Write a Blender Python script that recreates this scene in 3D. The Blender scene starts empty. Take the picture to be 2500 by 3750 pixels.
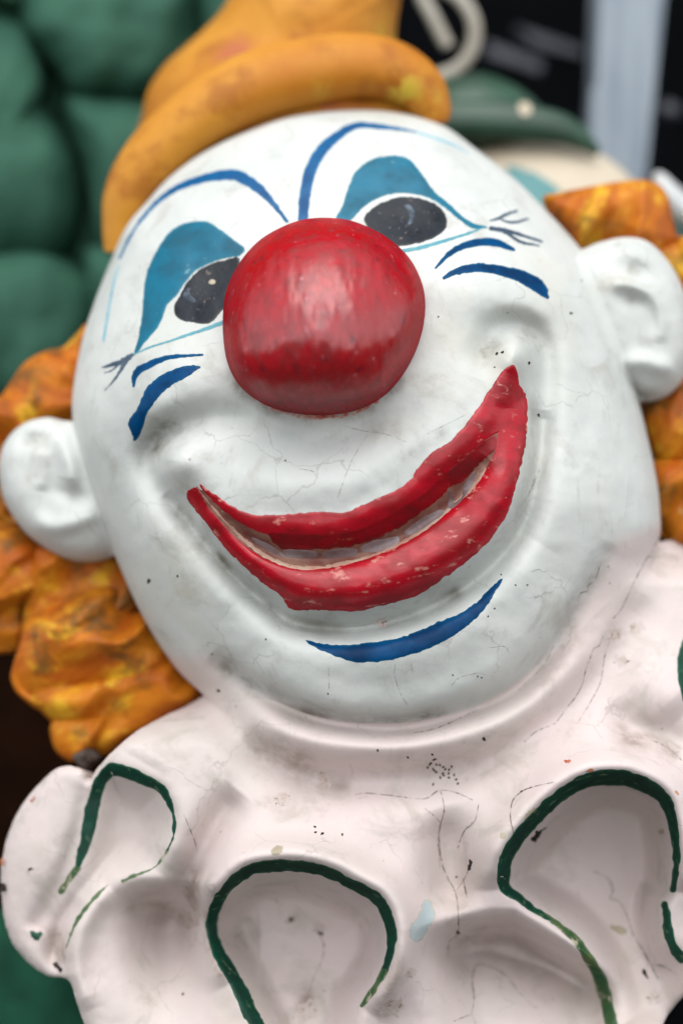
import bpy, math
import numpy as np
from mathutils import Matrix, Vector

# ------------------------------------------------------------------ camera, sky, sun, exposure
SC = bpy.context.scene
S = 0.00015            # metres per drawing unit (one unit = one photo pixel on the reference plane)
D = 5208.0             # camera distance from the reference plane, in drawing units
PITCH = math.radians(3)
BASE_Z = 0.75
M = Matrix.Translation((0, 0, BASE_Z)) @ Matrix.Rotation(-PITCH, 4, 'X')

cam_d = bpy.data.cameras.new('camera')
cam = bpy.data.objects.new('camera', cam_d)
SC.collection.objects.link(cam)
cam.matrix_world = M @ Matrix.Translation((0, -D * S, 0)) @ Matrix.Rotation(math.radians(90), 4, 'X')
cam_d.sensor_fit = 'VERTICAL'
cam_d.sensor_height = 36.0
cam_d.sensor_width = 24.0
cam_d.lens = 36.0 * D / 3750.0
cam_d.clip_start = 0.02
cam_d.clip_end = 100.0
cam_d.dof.use_dof = True
cam_d.dof.focus_distance = (D - 520) * S
cam_d.dof.aperture_fstop = 2.0
SC.camera = cam

SUN_EL, SUN_ROT = math.radians(64), math.radians(180)
world = bpy.data.worlds.new('World')
SC.world = world
world.use_nodes = True
wt = world.node_tree
sky = wt.nodes.new('ShaderNodeTexSky')
sky.sky_type = 'NISHITA'
sky.sun_disc = False
sky.sun_elevation = SUN_EL
sky.sun_rotation = SUN_ROT
sky.air_density = 1.0
sky.dust_density = 0.3
sky.ozone_density = 1.0
hs = wt.nodes.new('ShaderNodeHueSaturation')      # a clouded sky: much greyer than clear blue
hs.inputs['Saturation'].default_value = 0.14
wt.links.new(sky.outputs[0], hs.inputs['Color'])
bg = wt.nodes['Background']
bg.inputs['Strength'].default_value = 0.13
wt.links.new(hs.outputs[0], bg.inputs['Color'])

sun_d = bpy.data.lights.new('sun', 'SUN')
sun_d.energy = 1.1
sun_d.angle = math.radians(60)
sun_d.color = (1.0, 0.97, 0.93)
sun = bpy.data.objects.new('sun', sun_d)
SC.collection.objects.link(sun)
sun.rotation_euler = (math.radians(90) - SUN_EL, 0, math.radians(-8))
sun.location = (0, -1.5, 3)

SC.view_settings.view_transform = 'Standard'
SC.view_settings.look = 'None'
SC.view_settings.gamma = 1.0
SC.view_settings.use_curve_mapping = False
SC.view_settings.exposure = 1.22

# ------------------------------------------------------------------ helpers
rng = np.random.default_rng(7)
_TAB = rng.random((8, 256, 256))


def A(p):
    return np.asarray(p, dtype=float)


def vnoise(x, y, scale, seed=0):
    """smooth value noise in -1..1"""
    x = np.asarray(x) / scale + 31.7 * seed
    y = np.asarray(y) / scale + 17.3 * seed
    xi = np.floor(x).astype(int); yi = np.floor(y).astype(int)
    fx = x - xi; fy = y - yi
    fx = fx * fx * fx * (fx * (fx * 6 - 15) + 10); fy = fy * fy * fy * (fy * (fy * 6 - 15) + 10)
    T = _TAB[seed % 8]
    a = T[xi & 255, yi & 255]; b = T[(xi + 1) & 255, yi & 255]
    c = T[xi & 255, (yi + 1) & 255]; d = T[(xi + 1) & 255, (yi + 1) & 255]
    return ((a * (1 - fx) + b * fx) * (1 - fy) + (c * (1 - fx) + d * fx) * fy) * 2 - 1


def fbm(x, y, scale, seed=0, n=3):
    s = 0; a = 1.0; t = 0
    for i in range(n):
        s = s + a * vnoise(x, y, scale / 2 ** i, seed + i); t += a; a *= 0.5
    return s / t


def smooth(a, b, x):
    t = np.clip((x - a) / (b - a), 0, 1)
    return t * t * (3 - 2 * t)


def soft(x, k=60.0):
    """max(x, 0) with a rounded corner"""
    return 0.5 * (x + np.sqrt(x * x + k * k))


def smax(a, b, k):
    h = np.maximum(k - np.abs(a - b), 0) / k
    return np.maximum(a, b) + h * h * k * 0.25


def spline(pts, n=8, closed=False):
    """Catmull-Rom through points (any dimension)"""
    P = A(pts)
    m = len(P)
    out = []
    rngi = range(m) if closed else range(m - 1)
    for i in rngi:
        if closed:
            p0, p1, p2, p3 = P[(i - 1) % m], P[i], P[(i + 1) % m], P[(i + 2) % m]
        else:
            p1, p2 = P[i], P[i + 1]
            p0 = P[i - 1] if i > 0 else 2 * p1 - p2
            p3 = P[i + 2] if i + 2 < m else 2 * p2 - p1
        for k in range(n):
            t = k / n
            out.append(0.5 * ((2 * p1) + (-p0 + p2) * t + (2 * p0 - 5 * p1 + 4 * p2 - p3) * t * t
                              + (-p0 + 3 * p1 - 3 * p2 + p3) * t ** 3))
    if not closed:
        out.append(P[-1])
    return np.array(out)


def pl_dist(x, y, pts, vals=None):
    """distance to a polyline; also values interpolated along it"""
    P = A(pts)
    best = np.full(x.shape, 1e9); bv = np.zeros(x.shape)
    for i in range(len(P) - 1):
        ax, ay = P[i, :2]; bx, by = P[i + 1, :2]
        dx, dy = bx - ax, by - ay
        L = dx * dx + dy * dy + 1e-9
        t = np.clip(((x - ax) * dx + (y - ay) * dy) / L, 0, 1)
        d = np.hypot(x - ax - t * dx, y - ay - t * dy)
        if vals is None:
            best = np.minimum(best, d)
        else:
            v = vals[i] * (1 - t) + vals[i + 1] * t
            m = (d - v) < (best - bv)
            best = np.where(m, d, best); bv = np.where(m, v, bv)
    return best if vals is None else (best, bv)


def poly_sd(x, y, pts):
    """signed distance to a closed polygon, negative inside"""
    P = A(pts)
    d = np.full(x.shape, 1e18); ins = np.zeros(x.shape, bool)
    n = len(P)
    for i in range(n):
        ax, ay = P[i]; bx, by = P[(i + 1) % n]
        dx, dy = bx - ax, by - ay
        L = dx * dx + dy * dy + 1e-9
        t = np.clip(((x - ax) * dx + (y - ay) * dy) / L, 0, 1)
        d = np.minimum(d, (x - ax - t * dx) ** 2 + (y - ay - t * dy) ** 2)
        c = ((ay > y) != (by > y))
        xin = ax + (y - ay) / (dy if abs(dy) > 1e-9 else 1e-9) * dx
        ins ^= c & (x < xin)
    d = np.sqrt(d)
    return np.where(ins, -d, d)


def masked(x, y, box, f):
    """evaluate f only inside a box, 0 elsewhere"""
    m = (x > box[0]) & (x < box[2]) & (y > box[1]) & (y < box[3])
    out = np.zeros(x.shape)
    if m.any():
        out[m] = f(x[m], y[m])
    return out


def ridge(x, y, pts, amp, sig, n=6):
    """a rounded ridge (amp > 0) or groove (amp < 0) along a curve; points may carry an amplitude factor"""
    P = A(pts)
    if P.shape[1] == 2:
        P = np.c_[P, np.ones(len(P))]
    P = spline(P, n)
    al = np.r_[0, np.cumsum(np.hypot(*np.diff(P[:, :2], axis=0).T))]
    e = min(1.2 * sig, 0.3 * al[-1])                       # both ends run out smoothly
    av = P[:, 2].copy()
    for _ in range(3):
        av = np.convolve(np.pad(av, 2, mode='edge'), np.ones(5) / 5, 'valid')
    P[:, 2] = av * smooth(-0.35 * e, e, al) * smooth(-0.35 * e, e, al[-1] - al)
    r = 3.2 * sig
    box = (P[:, 0].min() - r, P[:, 1].min() - r, P[:, 0].max() + r, P[:, 1].max() + r)

    def f(xx, yy):
        best = np.full(xx.shape, 1e9); bv = np.zeros(xx.shape)
        for i in range(len(P) - 1):
            ax, ay, av = P[i]; bx, by, b2 = P[i + 1]
            dx, dy = bx - ax, by - ay
            t = np.clip(((xx - ax) * dx + (yy - ay) * dy) / (dx * dx + dy * dy + 1e-9), 0, 1)
            d = np.hypot(xx - ax - t * dx, yy - ay - t * dy)
            m = d < best
            best = np.where(m, d, best); bv = np.where(m, av * (1 - t) + b2 * t, bv)
        return amp * bv * np.exp(-(best / sig) ** 2)
    return masked(x, y, box, f)


def blob(x, y, cx, cy, sx, sy, amp, rot=0):
    c, s = math.cos(math.radians(rot)), math.sin(math.radians(rot))
    u = (x - cx) * c + (y - cy) * s; v = -(x - cx) * s + (y - cy) * c
    return amp * np.exp(-(u / sx) ** 2 - (v / sy) ** 2)


def loc(x, y, w):
    """drawing units (x right, y down, w towards the viewer) -> metres in the scene frame"""
    x = np.asarray(x, float); y = np.asarray(y, float); w = np.asarray(w, float)
    k = (D - w) / D * S
    return np.stack([(x - 1250) * k, -w * S, (1875 - y) * k], -1)


def thing(name, label, cat, at, group=None):
    o = bpy.data.objects.new(name, None)
    o.empty_display_size = 0.02
    SC.collection.objects.link(o)
    p = loc(*at)
    o.matrix_world = M @ Matrix.Translation(Vector(p))
    o['label'] = label; o['category'] = cat
    if group: o['group'] = group
    o['_org'] = [float(v) for v in p]
    return o


def mesh_obj(name, V, F, mat, parent=None, smooth_shade=True, attrs=None, tris=None):
    """V Nx3 in the scene frame (metres), F Mx4 quads, tris Kx3"""
    me = bpy.data.meshes.new(name)
    V = np.asarray(V, float)
    org = np.zeros(3)
    root = parent
    while root is not None and '_org' not in root.keys():
        root = root.parent
    if root is not None:
        org = np.array(root['_org'])
    V = V - org
    nq = 0 if F is None else len(F); nt = 0 if tris is None else len(tris)
    me.vertices.add(len(V)); me.vertices.foreach_set('co', V.astype(np.float32).ravel())
    loops = []
    if nq: loops.append(np.asarray(F).ravel())
    if nt: loops.append(np.asarray(tris).ravel())
    loops = np.concatenate(loops).astype(np.int32)
    me.loops.add(len(loops)); me.loops.foreach_set('vertex_index', loops)
    me.polygons.add(nq + nt)
    st = np.concatenate([np.arange(nq) * 4, nq * 4 + np.arange(nt) * 3]).astype(np.int32)
    me.polygons.foreach_set('loop_start', st)
    me.update(calc_edges=True)
    me.validate()
    me.polygons.foreach_set('use_smooth', np.full(len(me.polygons), smooth_shade))
    if attrs:
        for k, v in attrs.items():
            a = me.attributes.new(k, 'FLOAT', 'POINT')
            a.data.foreach_set('value', np.asarray(v, np.float32))
    me.materials.append(mat)
    o = bpy.data.objects.new(name, me)
    SC.collection.objects.link(o)
    if parent is not None:
        o.parent = parent
    else:
        o.matrix_world = M
    return o


def polar_R(outline, c):
    P = spline(outline, 10, True)
    th = np.arctan2(P[:, 1] - c[1], P[:, 0] - c[0]); r = np.hypot(P[:, 0] - c[0], P[:, 1] - c[1])
    o = np.argsort(th); th = th[o]; r = r[o]
    return np.r_[th - 2 * np.pi, th, th + 2 * np.pi], np.r_[r, r, r]


def dome(name, outline, c, w0, Hf, Hb, mat, parent, relief=None, p=2.0, q=2.0, nth=160, nr=48, tilt=None,
         attrs=None, blend=None):
    """a closed cushion-like solid with the given front outline"""
    T, R = polar_R(outline, c)
    th = np.linspace(-np.pi, np.pi, nth, endpoint=False)
    Rt = np.interp(th, T, R)
    nb = max(8, nr // 4)
    s = np.linspace(0, 1, nr + 1)[1:]
    rho = np.sin(s * np.pi / 2); front = np.ones(nr, bool)
    sb = np.linspace(1, 0, nb + 1)[1:-1]
    rho = np.r_[rho, np.sin(sb * np.pi / 2)]; front = np.r_[front, np.zeros(len(sb), bool)]
    RR, TH = np.meshgrid(rho, th, indexing='ij')
    X = c[0] + RR * Rt * np.cos(TH); Y = c[1] + RR * Rt * np.sin(TH)
    prof = np.maximum(1 - RR ** p, 0) ** (1 / q)
    Fm = front[:, None]
    W = w0 + np.where(Fm, Hf * prof, -Hb * prof)
    X = np.r_[X.ravel(), c[0], c[0]]; Y = np.r_[Y.ravel(), c[1], c[1]]
    W = np.r_[W.ravel(), w0 + Hf, w0 - Hb]
    fr = np.r_[np.repeat(front, nth), True, False]
    fade = np.r_[smooth(1.0, 0.9, RR).ravel(), 1, 1]
    if relief is not None:
        W = W + np.where(fr, relief(X, Y) * fade, 0)
    if tilt is not None:
        W = W + tilt(X, Y)
    if blend is not None:
        W = np.where(fr, smax(W, blend(X, Y) - 4, 90.0), W)
    nR = len(rho)
    i = np.arange(nR - 1)[:, None] * nth; j = np.arange(nth)[None]
    jn = (j + 1) % nth
    F = np.stack([i + j, i + jn, i + nth + jn, i + nth + j], -1).reshape(-1, 4)
    a, b = nR * nth, nR * nth + 1
    jj = np.arange(nth); jm = (jj + 1) % nth
    tr = np.r_[np.c_[np.full(nth, a), jm, jj], np.c_[np.full(nth, b), (nR - 1) * nth + jj, (nR - 1) * nth + jm]]
    at = {k: f(X, Y) for k, f in attrs.items()} if attrs else None
    # image y runs down, so this winding faces outwards
    return mesh_obj(name, loc(X, Y, W), F, mat, parent, attrs=at, tris=tr)


def patch(name, sd, box, surf, mat, parent, h=4.0, off=2.0, edge=5.0, bulge=None, attrs=None):
    """a coat of paint lying on a surface: region sd < 0 of the drawing, following surf(x, y)"""
    nx = max(3, int((box[2] - box[0]) / h) + 1); ny = max(3, int((box[3] - box[1]) / h) + 1)
    gx = box[0] + np.arange(nx) * h; gy = box[1] + np.arange(ny) * h
    X, Y = np.meshgrid(gx, gy)
    d = sd(X, Y)
    for _ in range(3):
        e = 1.0
        near = (d > 0) & (d < 1.6 * h)
        if not near.any(): break
        x, y = X[near], Y[near]
        gxx = (sd(x + e, y) - sd(x - e, y)) / (2 * e); gyy = (sd(x, y + e) - sd(x, y - e)) / (2 * e)
        L = np.maximum(gxx ** 2 + gyy ** 2, 0.05)
        X[near] = x - d[near] * gxx / L; Y[near] = y - d[near] * gyy / L
        d[near] = np.minimum(sd(X[near], Y[near]), 0.3 * h) if _ == 2 else sd(X[near], Y[near])
    ok = d <= 0.35 * h
    q = ok[:-1, :-1] & ok[1:, :-1] & ok[:-1, 1:] & ok[1:, 1:]
    idx = np.arange(nx * ny).reshape(ny, nx)
    F = np.stack([idx[:-1, :-1], idx[1:, :-1], idx[1:, 1:], idx[:-1, 1:]], -1)[q]
    if len(F) == 0:
        return None
    used = np.unique(F)
    remap = -np.ones(nx * ny, int); remap[used] = np.arange(len(used))
    x = X.ravel()[used]; y = Y.ravel()[used]; dd = d.ravel()[used]
    w = surf(x, y) + off * np.clip(-dd / edge, 0, 1) + 0.6
    if bulge is not None:
        w = w + bulge(x, y, -dd)
    at = {k: f(x, y, dd) for k, f in attrs.items()} if attrs else {}
    at['edge'] = np.clip(-dd / 20.0, 0, 1)
    return mesh_obj(name, loc(x, y, w), remap[F], mat, parent, attrs=at)


def stroke_sd(pts, widths, rag=2.0, seed=1, n=6, sc=14.0):
    widths = np.interp(np.linspace(0, 1, len(pts)), np.linspace(0, 1, len(widths)), widths)
    P = np.c_[A(pts), A(widths) / 2.0]
    P = spline(P, n)

    def f(x, y):
        d, v = pl_dist(x, y, P[:, :2], np.maximum(P[:, 2], 0.5))
        return d - v + rag * fbm(x, y, sc, seed, 2)
    r = P[:, 2].max() + 12
    return f, (P[:, 0].min() - r, P[:, 1].min() - r, P[:, 0].max() + r, P[:, 1].max() + r)


def poly_sdf(pts, rag=2.0, seed=1, n=4, sc=14.0):
    P = spline(pts, n, True)

    def f(x, y):
        return poly_sd(x, y, P) + rag * fbm(x, y, sc, seed, 2)
    return f, (P[:, 0].min() - 14, P[:, 1].min() - 14, P[:, 0].max() + 14, P[:, 1].max() + 14)


def tube(name, pts, rad, mat, parent, n=10, seg=24, flat=1.0, cap=True):
    """swept round tube; pts (x, y, w) and radii in drawing units"""
    P = np.c_[A(pts), np.broadcast_to(A(rad), (len(pts),))]
    P = spline(P, n)
    C = P[:, :3]; r = np.maximum(P[:, 3], 1)
    t = np.gradient(C, axis=0); t /= np.linalg.norm(t, axis=1)[:, None] + 1e-9
    up = np.array([0, 0, 1.0])
    a = np.cross(t, up); a /= np.linalg.norm(a, axis=1)[:, None] + 1e-9
    b = np.cross(a, t)
    ph = np.linspace(0, 2 * np.pi, seg, endpoint=False)
    V = C[:, None] + r[:, None, None] * (np.cos(ph)[None, :, None] * a[:, None] + flat * np.sin(ph)[None, :, None] * b[:, None])
    m = len(C)
    V = V.reshape(-1, 3)
    i = np.arange(m - 1)[:, None] * seg; j = np.arange(seg)[None]; jn = (j + 1) % seg
    F = np.stack([i + j, i + seg + j, i + seg + jn, i + jn], -1).reshape(-1, 4)
    V = np.r_[V, C[:1], C[-1:]]
    jj = np.arange(seg); jm = (jj + 1) % seg
    tr = np.r_[np.c_[np.full(seg, m * seg), jj, jm], np.c_[np.full(seg, m * seg + 1), (m - 1) * seg + jm, (m - 1) * seg + jj]]
    return mesh_obj(name, loc(V[:, 0], V[:, 1], V[:, 2]), F, mat, parent, tris=tr)


def slab(name, pts, w0, w1, mat, parent=None, bev=0.0015):
    """flat-sided board: polygon outline extruded in depth"""
    P = A(pts); n = len(P)
    V = np.r_[loc(P[:, 0], P[:, 1], np.full(n, w1)), loc(P[:, 0], P[:, 1], np.full(n, w0))]
    # keep the sides square to the front: back face takes the front face's size
    V[n:, 0] = V[:n, 0]; V[n:, 2] = V[:n, 2]
    F = np.array([[i, (i + 1) % n, n + (i + 1) % n, n + i] for i in range(n)])
    tr = []
    for i in range(1, n - 1):
        tr += [[0, i + 1, i], [n, n + i, n + i + 1]]
    o = mesh_obj(name, V, F, mat, parent, False, tris=np.array(tr))
    if bev:
        m = o.modifiers.new('bevel', 'BEVEL'); m.width = bev; m.segments = 2; m.limit_method = 'ANGLE'
    return o


# ------------------------------------------------------------------ materials
ALB = 0.72      # old paint: colours were sampled from a bright picture, real reflectance is lower


def srgb(r, g, b):
    f = lambda c: c / 12.92 if c <= 0.04045 else ((c + 0.055) / 1.055) ** 2.4
    return (ALB * f(r / 255), ALB * f(g / 255), ALB * f(b / 255), 1.0)


class Mat:
    def __init__(s, name, rough=0.5, spec=0.5):
        s.m = bpy.data.materials.new(name); s.m.use_nodes = True
        s.t = s.m.node_tree; s.N = s.t.nodes; s.b = s.N['Principled BSDF']
        s.b.inputs['Roughness'].default_value = rough
        s.b.inputs['Specular IOR Level'].default_value = spec
        s.co = s.N.new('ShaderNodeTexCoord').outputs['Object']

    def link(s, a, b): s.t.links.new(a, b)

    def mapped(s, scale=(1, 1, 1), rot=(0, 0, 0)):
        n = s.N.new('ShaderNodeMapping'); n.inputs['Scale'].default_value = scale
        n.inputs['Rotation'].default_value = rot
        s.link(s.co, n.inputs['Vector']); return n.outputs[0]

    def noise(s, scale, detail=4, rough=0.55, vec=None, dist=0.0):
        n = s.N.new('ShaderNodeTexNoise'); n.inputs['Scale'].default_value = scale
        n.inputs['Detail'].default_value = detail; n.inputs['Roughness'].default_value = rough
        n.inputs['Distortion'].default_value = dist
        s.link(vec if vec is not None else s.co, n.inputs['Vector']); return n.outputs[0]

    def ramp(s, fac, a, b, lo=0.0, hi=1.0):
        n = s.N.new('ShaderNodeMapRange'); n.interpolation_type = 'SMOOTHSTEP'
        n.inputs[1].default_value = a; n.inputs[2].default_value = b
        n.inputs[3].default_value = lo; n.inputs[4].default_value = hi
        s.link(fac, n.inputs[0]); return n.outputs[0]

    def mul(s, a, b, op='MULTIPLY'):
        n = s.N.new('ShaderNodeMath'); n.operation = op
        for i, v in enumerate((a, b)):
            if isinstance(v, (int, float)): n.inputs[i].default_value = v
            else: s.link(v, n.inputs[i])
        return n.outputs[0]

    def mix(s, fac, a, b):
        n = s.N.new('ShaderNodeMix'); n.data_type = 'RGBA'
        if isinstance(fac, (int, float)): n.inputs[0].default_value = fac
        else: s.link(fac, n.inputs[0])
        for k, v in ((6, a), (7, b)):
            if isinstance(v, tuple): n.inputs[k].default_value = v
            else: s.link(v, n.inputs[k])
        return n.outputs[2]

    def attr(s, name):
        n = s.N.new('ShaderNodeAttribute'); n.attribute_name = name; return n.outputs['Fac']

    def voronoi(s, scale, feat='F1', vec=None):
        n = s.N.new('ShaderNodeTexVoronoi'); n.feature = feat; n.inputs['Scale'].default_value = scale
        s.link(vec if vec is not None else s.co, n.inputs['Vector']); return n

    def color(s, c):
        if isinstance(c, tuple): s.b.inputs['Base Color'].default_value = c
        else: s.link(c, s.b.inputs['Base Color'])

    def rough(s, r): s.link(r, s.b.inputs['Roughness'])

    def even_gloss(s, fac, rough):
        """old scuffed enamel: a diffuse coat with a thin even gloss instead of a strong edge sheen"""
        d = s.N.new('ShaderNodeBsdfDiffuse'); g = s.N.new('ShaderNodeBsdfGlossy'); m = s.N.new('ShaderNodeMixShader')
        m.inputs[0].default_value = fac
        c = s.b.inputs['Base Color']
        if c.is_linked: s.link(c.links[0].from_socket, d.inputs['Color'])
        else: d.inputs['Color'].default_value = c.default_value
        g.inputs['Color'].default_value = (1, 1, 1, 1)
        r = s.b.inputs['Roughness']
        if rough is None and r.is_linked: s.link(r.links[0].from_socket, g.inputs['Roughness'])
        else: g.inputs['Roughness'].default_value = rough or 0.3
        n = s.b.inputs['Normal']
        if n.is_linked:
            s.link(n.links[0].from_socket, d.inputs['Normal']); s.link(n.links[0].from_socket, g.inputs['Normal'])
        s.link(d.outputs[0], m.inputs[1]); s.link(g.outputs[0], m.inputs[2])
        s.link(m.outputs[0], s.N['Material Output'].inputs['Surface'])

    def bump(s, layers, dist=0.001):
        nrm = None
        for h, st in layers:
            n = s.N.new('ShaderNodeBump'); n.inputs['Strength'].default_value = st
            n.inputs['Distance'].default_value = dist
            s.link(h, n.inputs['Height'])
            if nrm is not None: s.link(nrm, n.inputs['Normal'])
            nrm = n.outputs[0]
        s.link(nrm, s.b.inputs['Normal'])


def plaster(name, base, second, grime_shade_col, rough=0.46, speck=0.5, pink=None):
    k = Mat(name, rough, 0.25)
    f = k.ramp(k.noise(14, 5, 0.62), 0.35, 0.68)
    c = k.mix(f, base, second)
    if pink:
        c = k.mix(k.attr('pink'), c, k.mix(f, pink[0], pink[1]))
    c = k.mix(k.mul(k.ramp(k.noise(38, 6, 0.66, dist=0.5), 0.52, 0.70), 0.42), c, srgb(176, 171, 158))
    c = k.mix(k.mul(k.ramp(k.noise(120, 5, 0.66, k.mapped((1, 1, 0.3), (0.3, 0.5, 0))), 0.6, 0.74), 0.25), c, srgb(168, 164, 155))
    c = k.mix(k.mul(k.ramp(k.noise(9, 4, 0.6, k.mapped((1, 1, 1), (1, 2, 3))), 0.55, 0.75), 0.3), c, srgb(222, 214, 192))
    fine = k.noise(48, 7, 0.7)
    g = k.mul(k.mul(k.attr('grime_shade'), 1.5), k.ramp(fine, 0.38, 0.62, 0.25, 1.0))
    c = k.mix(g, c, grime_shade_col)
    wv = k.N.new('ShaderNodeVectorMath'); wv.operation = 'MULTIPLY_ADD'
    nd = k.N.new('ShaderNodeTexNoise'); nd.inputs['Scale'].default_value = 60; nd.inputs['Detail'].default_value = 4
    k.link(k.co, nd.inputs['Vector'])
    k.link(nd.outputs['Color'], wv.inputs[0]); wv.inputs[1].default_value = (0.02, 0.02, 0.02); k.link(k.co, wv.inputs[2])
    ck = k.voronoi(26, 'DISTANCE_TO_EDGE', wv.outputs[0])
    ck = k.mul(k.ramp(ck.outputs['Distance'], 0.012, 0.003), k.ramp(k.noise(17, 3, 0.6, k.mapped((1, 1, 1), (2, 1, 0))), 0.50, 0.60))
    c = k.mix(k.mul(ck, 0.3), c, srgb(140, 132, 124))
    v = k.voronoi(95)
    gate = k.ramp(k.noise(23, 2), 0.56, 0.6)
    dots = k.mul(k.ramp(v.outputs['Distance'], 0.09, 0.045), gate)
    c = k.mix(k.mul(dots, speck), c, srgb(105, 100, 92))
    k.color(c)
    k.rough(k.ramp(k.noise(30, 4), 0.3, 0.7, rough - 0.06, rough + 0.14))
    k.bump([(k.noise(55, 5), 0.22), (k.noise(140, 4, 0.6, k.mapped((1, 1, 0.4), (0.3, 0.6, 0))), 0.16), (k.noise(420, 3), 0.12)], 0.0012)
    return k.m


def paint(name, base, second, rough=0.35, wear=0.0, wear_col=None, streak=None, sc=60, edge_col=None, coat=0.0, spec=0.28):
    k = Mat(name, rough, spec)
    vec = k.mapped(*streak) if streak else None
    c = k.mix(k.ramp(k.noise(sc, 5, 0.6, vec), 0.35, 0.66), base, second)
    if edge_col:
        c = k.mix(k.ramp(k.attr('edge'), 0.0, 0.45, 0.8, 0.0), c, edge_col)
    if wear:
        w = k.ramp(k.noise(sc * 1.7, 6, 0.66, vec), 0.70 - 0.16 * wear, 0.76 - 0.14 * wear)
        c = k.mix(w, c, wear_col)
    k.color(c)
    k.rough(k.ramp(k.noise(sc, 4, 0.6, vec), 0.3, 0.7, rough - 0.08, rough + 0.15))
    k.bump([(k.noise(sc * 0.8, 5, 0.6, vec), 0.22), (k.noise(380, 2), 0.08)], 0.001)
    k.even_gloss(coat or 0.022, None)
    return k.m


MAT = {}
MAT['face'] = plaster('white face paint', srgb(228, 231, 227), srgb(212, 217, 213), srgb(112, 102, 86), pink=(srgb(232, 216, 213), srgb(224, 213, 207)))
MAT['collar'] = plaster('pink white plaster paint', srgb(232, 216, 213), srgb(224, 213, 207), srgb(128, 106, 88))
MAT['blue'] = paint('blue enamel', srgb(0, 74, 126), srgb(0, 50, 92), 0.4, edge_col=srgb(14, 96, 138), spec=0.18, coat=0.01)
MAT['bluebrow'] = paint('mid blue brow paint', srgb(14, 98, 152), srgb(4, 76, 130), 0.4, 0.4, srgb(60, 125, 170), edge_col=srgb(50, 125, 168), spec=0.2)
MAT['paleblue'] = paint('thin pale blue line', srgb(130, 190, 208), srgb(165, 208, 218), 0.4)
MAT['teal'] = paint('teal eyeshadow', srgb(18, 116, 146), srgb(18, 94, 118), 0.38, 0.35, srgb(110, 165, 180), edge_col=srgb(60, 138, 160))
MAT['tealline'] = paint('teal line', srgb(58, 142, 164), srgb(90, 165, 180), 0.4, edge_col=srgb(120, 180, 190))
MAT['lash'] = paint('navy lash paint', srgb(44, 58, 82), srgb(80, 98, 115), 0.4, edge_col=srgb(95, 115, 130))
MAT['pupil'] = paint('black pupil paint', srgb(18, 26, 36), srgb(30, 38, 48), 0.32, 0.36, srgb(120, 110, 105), sc=95, edge_col=srgb(70, 72, 74))
MAT['glint'] = paint('pale grey glint', srgb(112, 128, 142), srgb(50, 62, 76), 0.35, 0.8, srgb(24, 32, 40), sc=130, edge_col=srgb(40, 50, 60))
MAT['green'] = paint('green rim paint', srgb(8, 72, 54), srgb(5, 52, 40), 0.5, 0.72, srgb(86, 122, 88), edge_col=srgb(40, 100, 78), spec=0.15, sc=85)
MAT['olivegreen'] = paint('worn green rim paint', srgb(40, 88, 56), srgb(92, 112, 66), 0.5, 0.9, srgb(196, 190, 165), edge_col=srgb(120, 140, 110))
MAT['lip'] = paint('red lip enamel', srgb(198, 14, 38), srgb(158, 6, 22), 0.3, 0.70, srgb(216, 132, 122), streak=((0.6, 1, 1.5), (0, -0.35, 0)), sc=80, coat=0.035)
MAT['lipdark'] = paint('dark red inner lip', srgb(158, 14, 28), srgb(120, 14, 20), 0.32, 0.5, srgb(170, 84, 60), sc=80, coat=0.03)
MAT['gum'] = paint('worn mouth lining', srgb(160, 122, 106), srgb(128, 74, 66), 0.42, 0.5, srgb(186, 168, 146), sc=70)
MAT['lipedge'] = paint('bare beige lip edge', srgb(205, 178, 158), srgb(190, 130, 115), 0.42, 0.5, srgb(170, 60, 56), sc=75)
MAT['tooth'] = paint('grey white tooth paint', srgb(158, 144, 146), srgb(126, 100, 100), 0.35)
MAT['broken'] = paint('broken bare plaster', srgb(58, 38, 28), srgb(96, 86, 80), 0.8, 0.6, srgb(40, 28, 22), sc=110)
MAT['crack'] = paint('crack', srgb(118, 106, 102), srgb(178, 164, 158), 0.7, sc=120)
MAT['dark'] = paint('dark chip', srgb(46, 38, 34), srgb(30, 26, 26), 0.7)
MAT['stain'] = paint('brownish stain', srgb(200, 184, 174), srgb(218, 205, 200), 0.55, 0.9, srgb(168, 146, 128), sc=170, edge_col=srgb(222, 210, 207))
MAT['fleck'] = paint('dull fleck', srgb(96, 92, 92), srgb(54, 58, 64), 0.5, sc=200)
MAT['smear'] = paint('thin red smear', srgb(176, 52, 44), srgb(206, 150, 134), 0.5, 0.8, srgb(220, 200, 188), sc=110, edge_col=srgb(214, 176, 164))
MAT['facecrack'] = paint('fine crack', srgb(168, 164, 158), srgb(190, 187, 181), 0.7, sc=120)
MAT['chipblue'] = paint('old pale blue paint', srgb(190, 205, 208), srgb(204, 213, 214), 0.5, edge_col=srgb(214, 204, 184))
MAT['chipbeige'] = paint('old beige undercoat', srgb(200, 190, 165), srgb(180, 168, 145), 0.5)
MAT['chiporange'] = paint('orange stain', srgb(205, 150, 110), srgb(196, 80, 70), 0.5)


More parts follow.
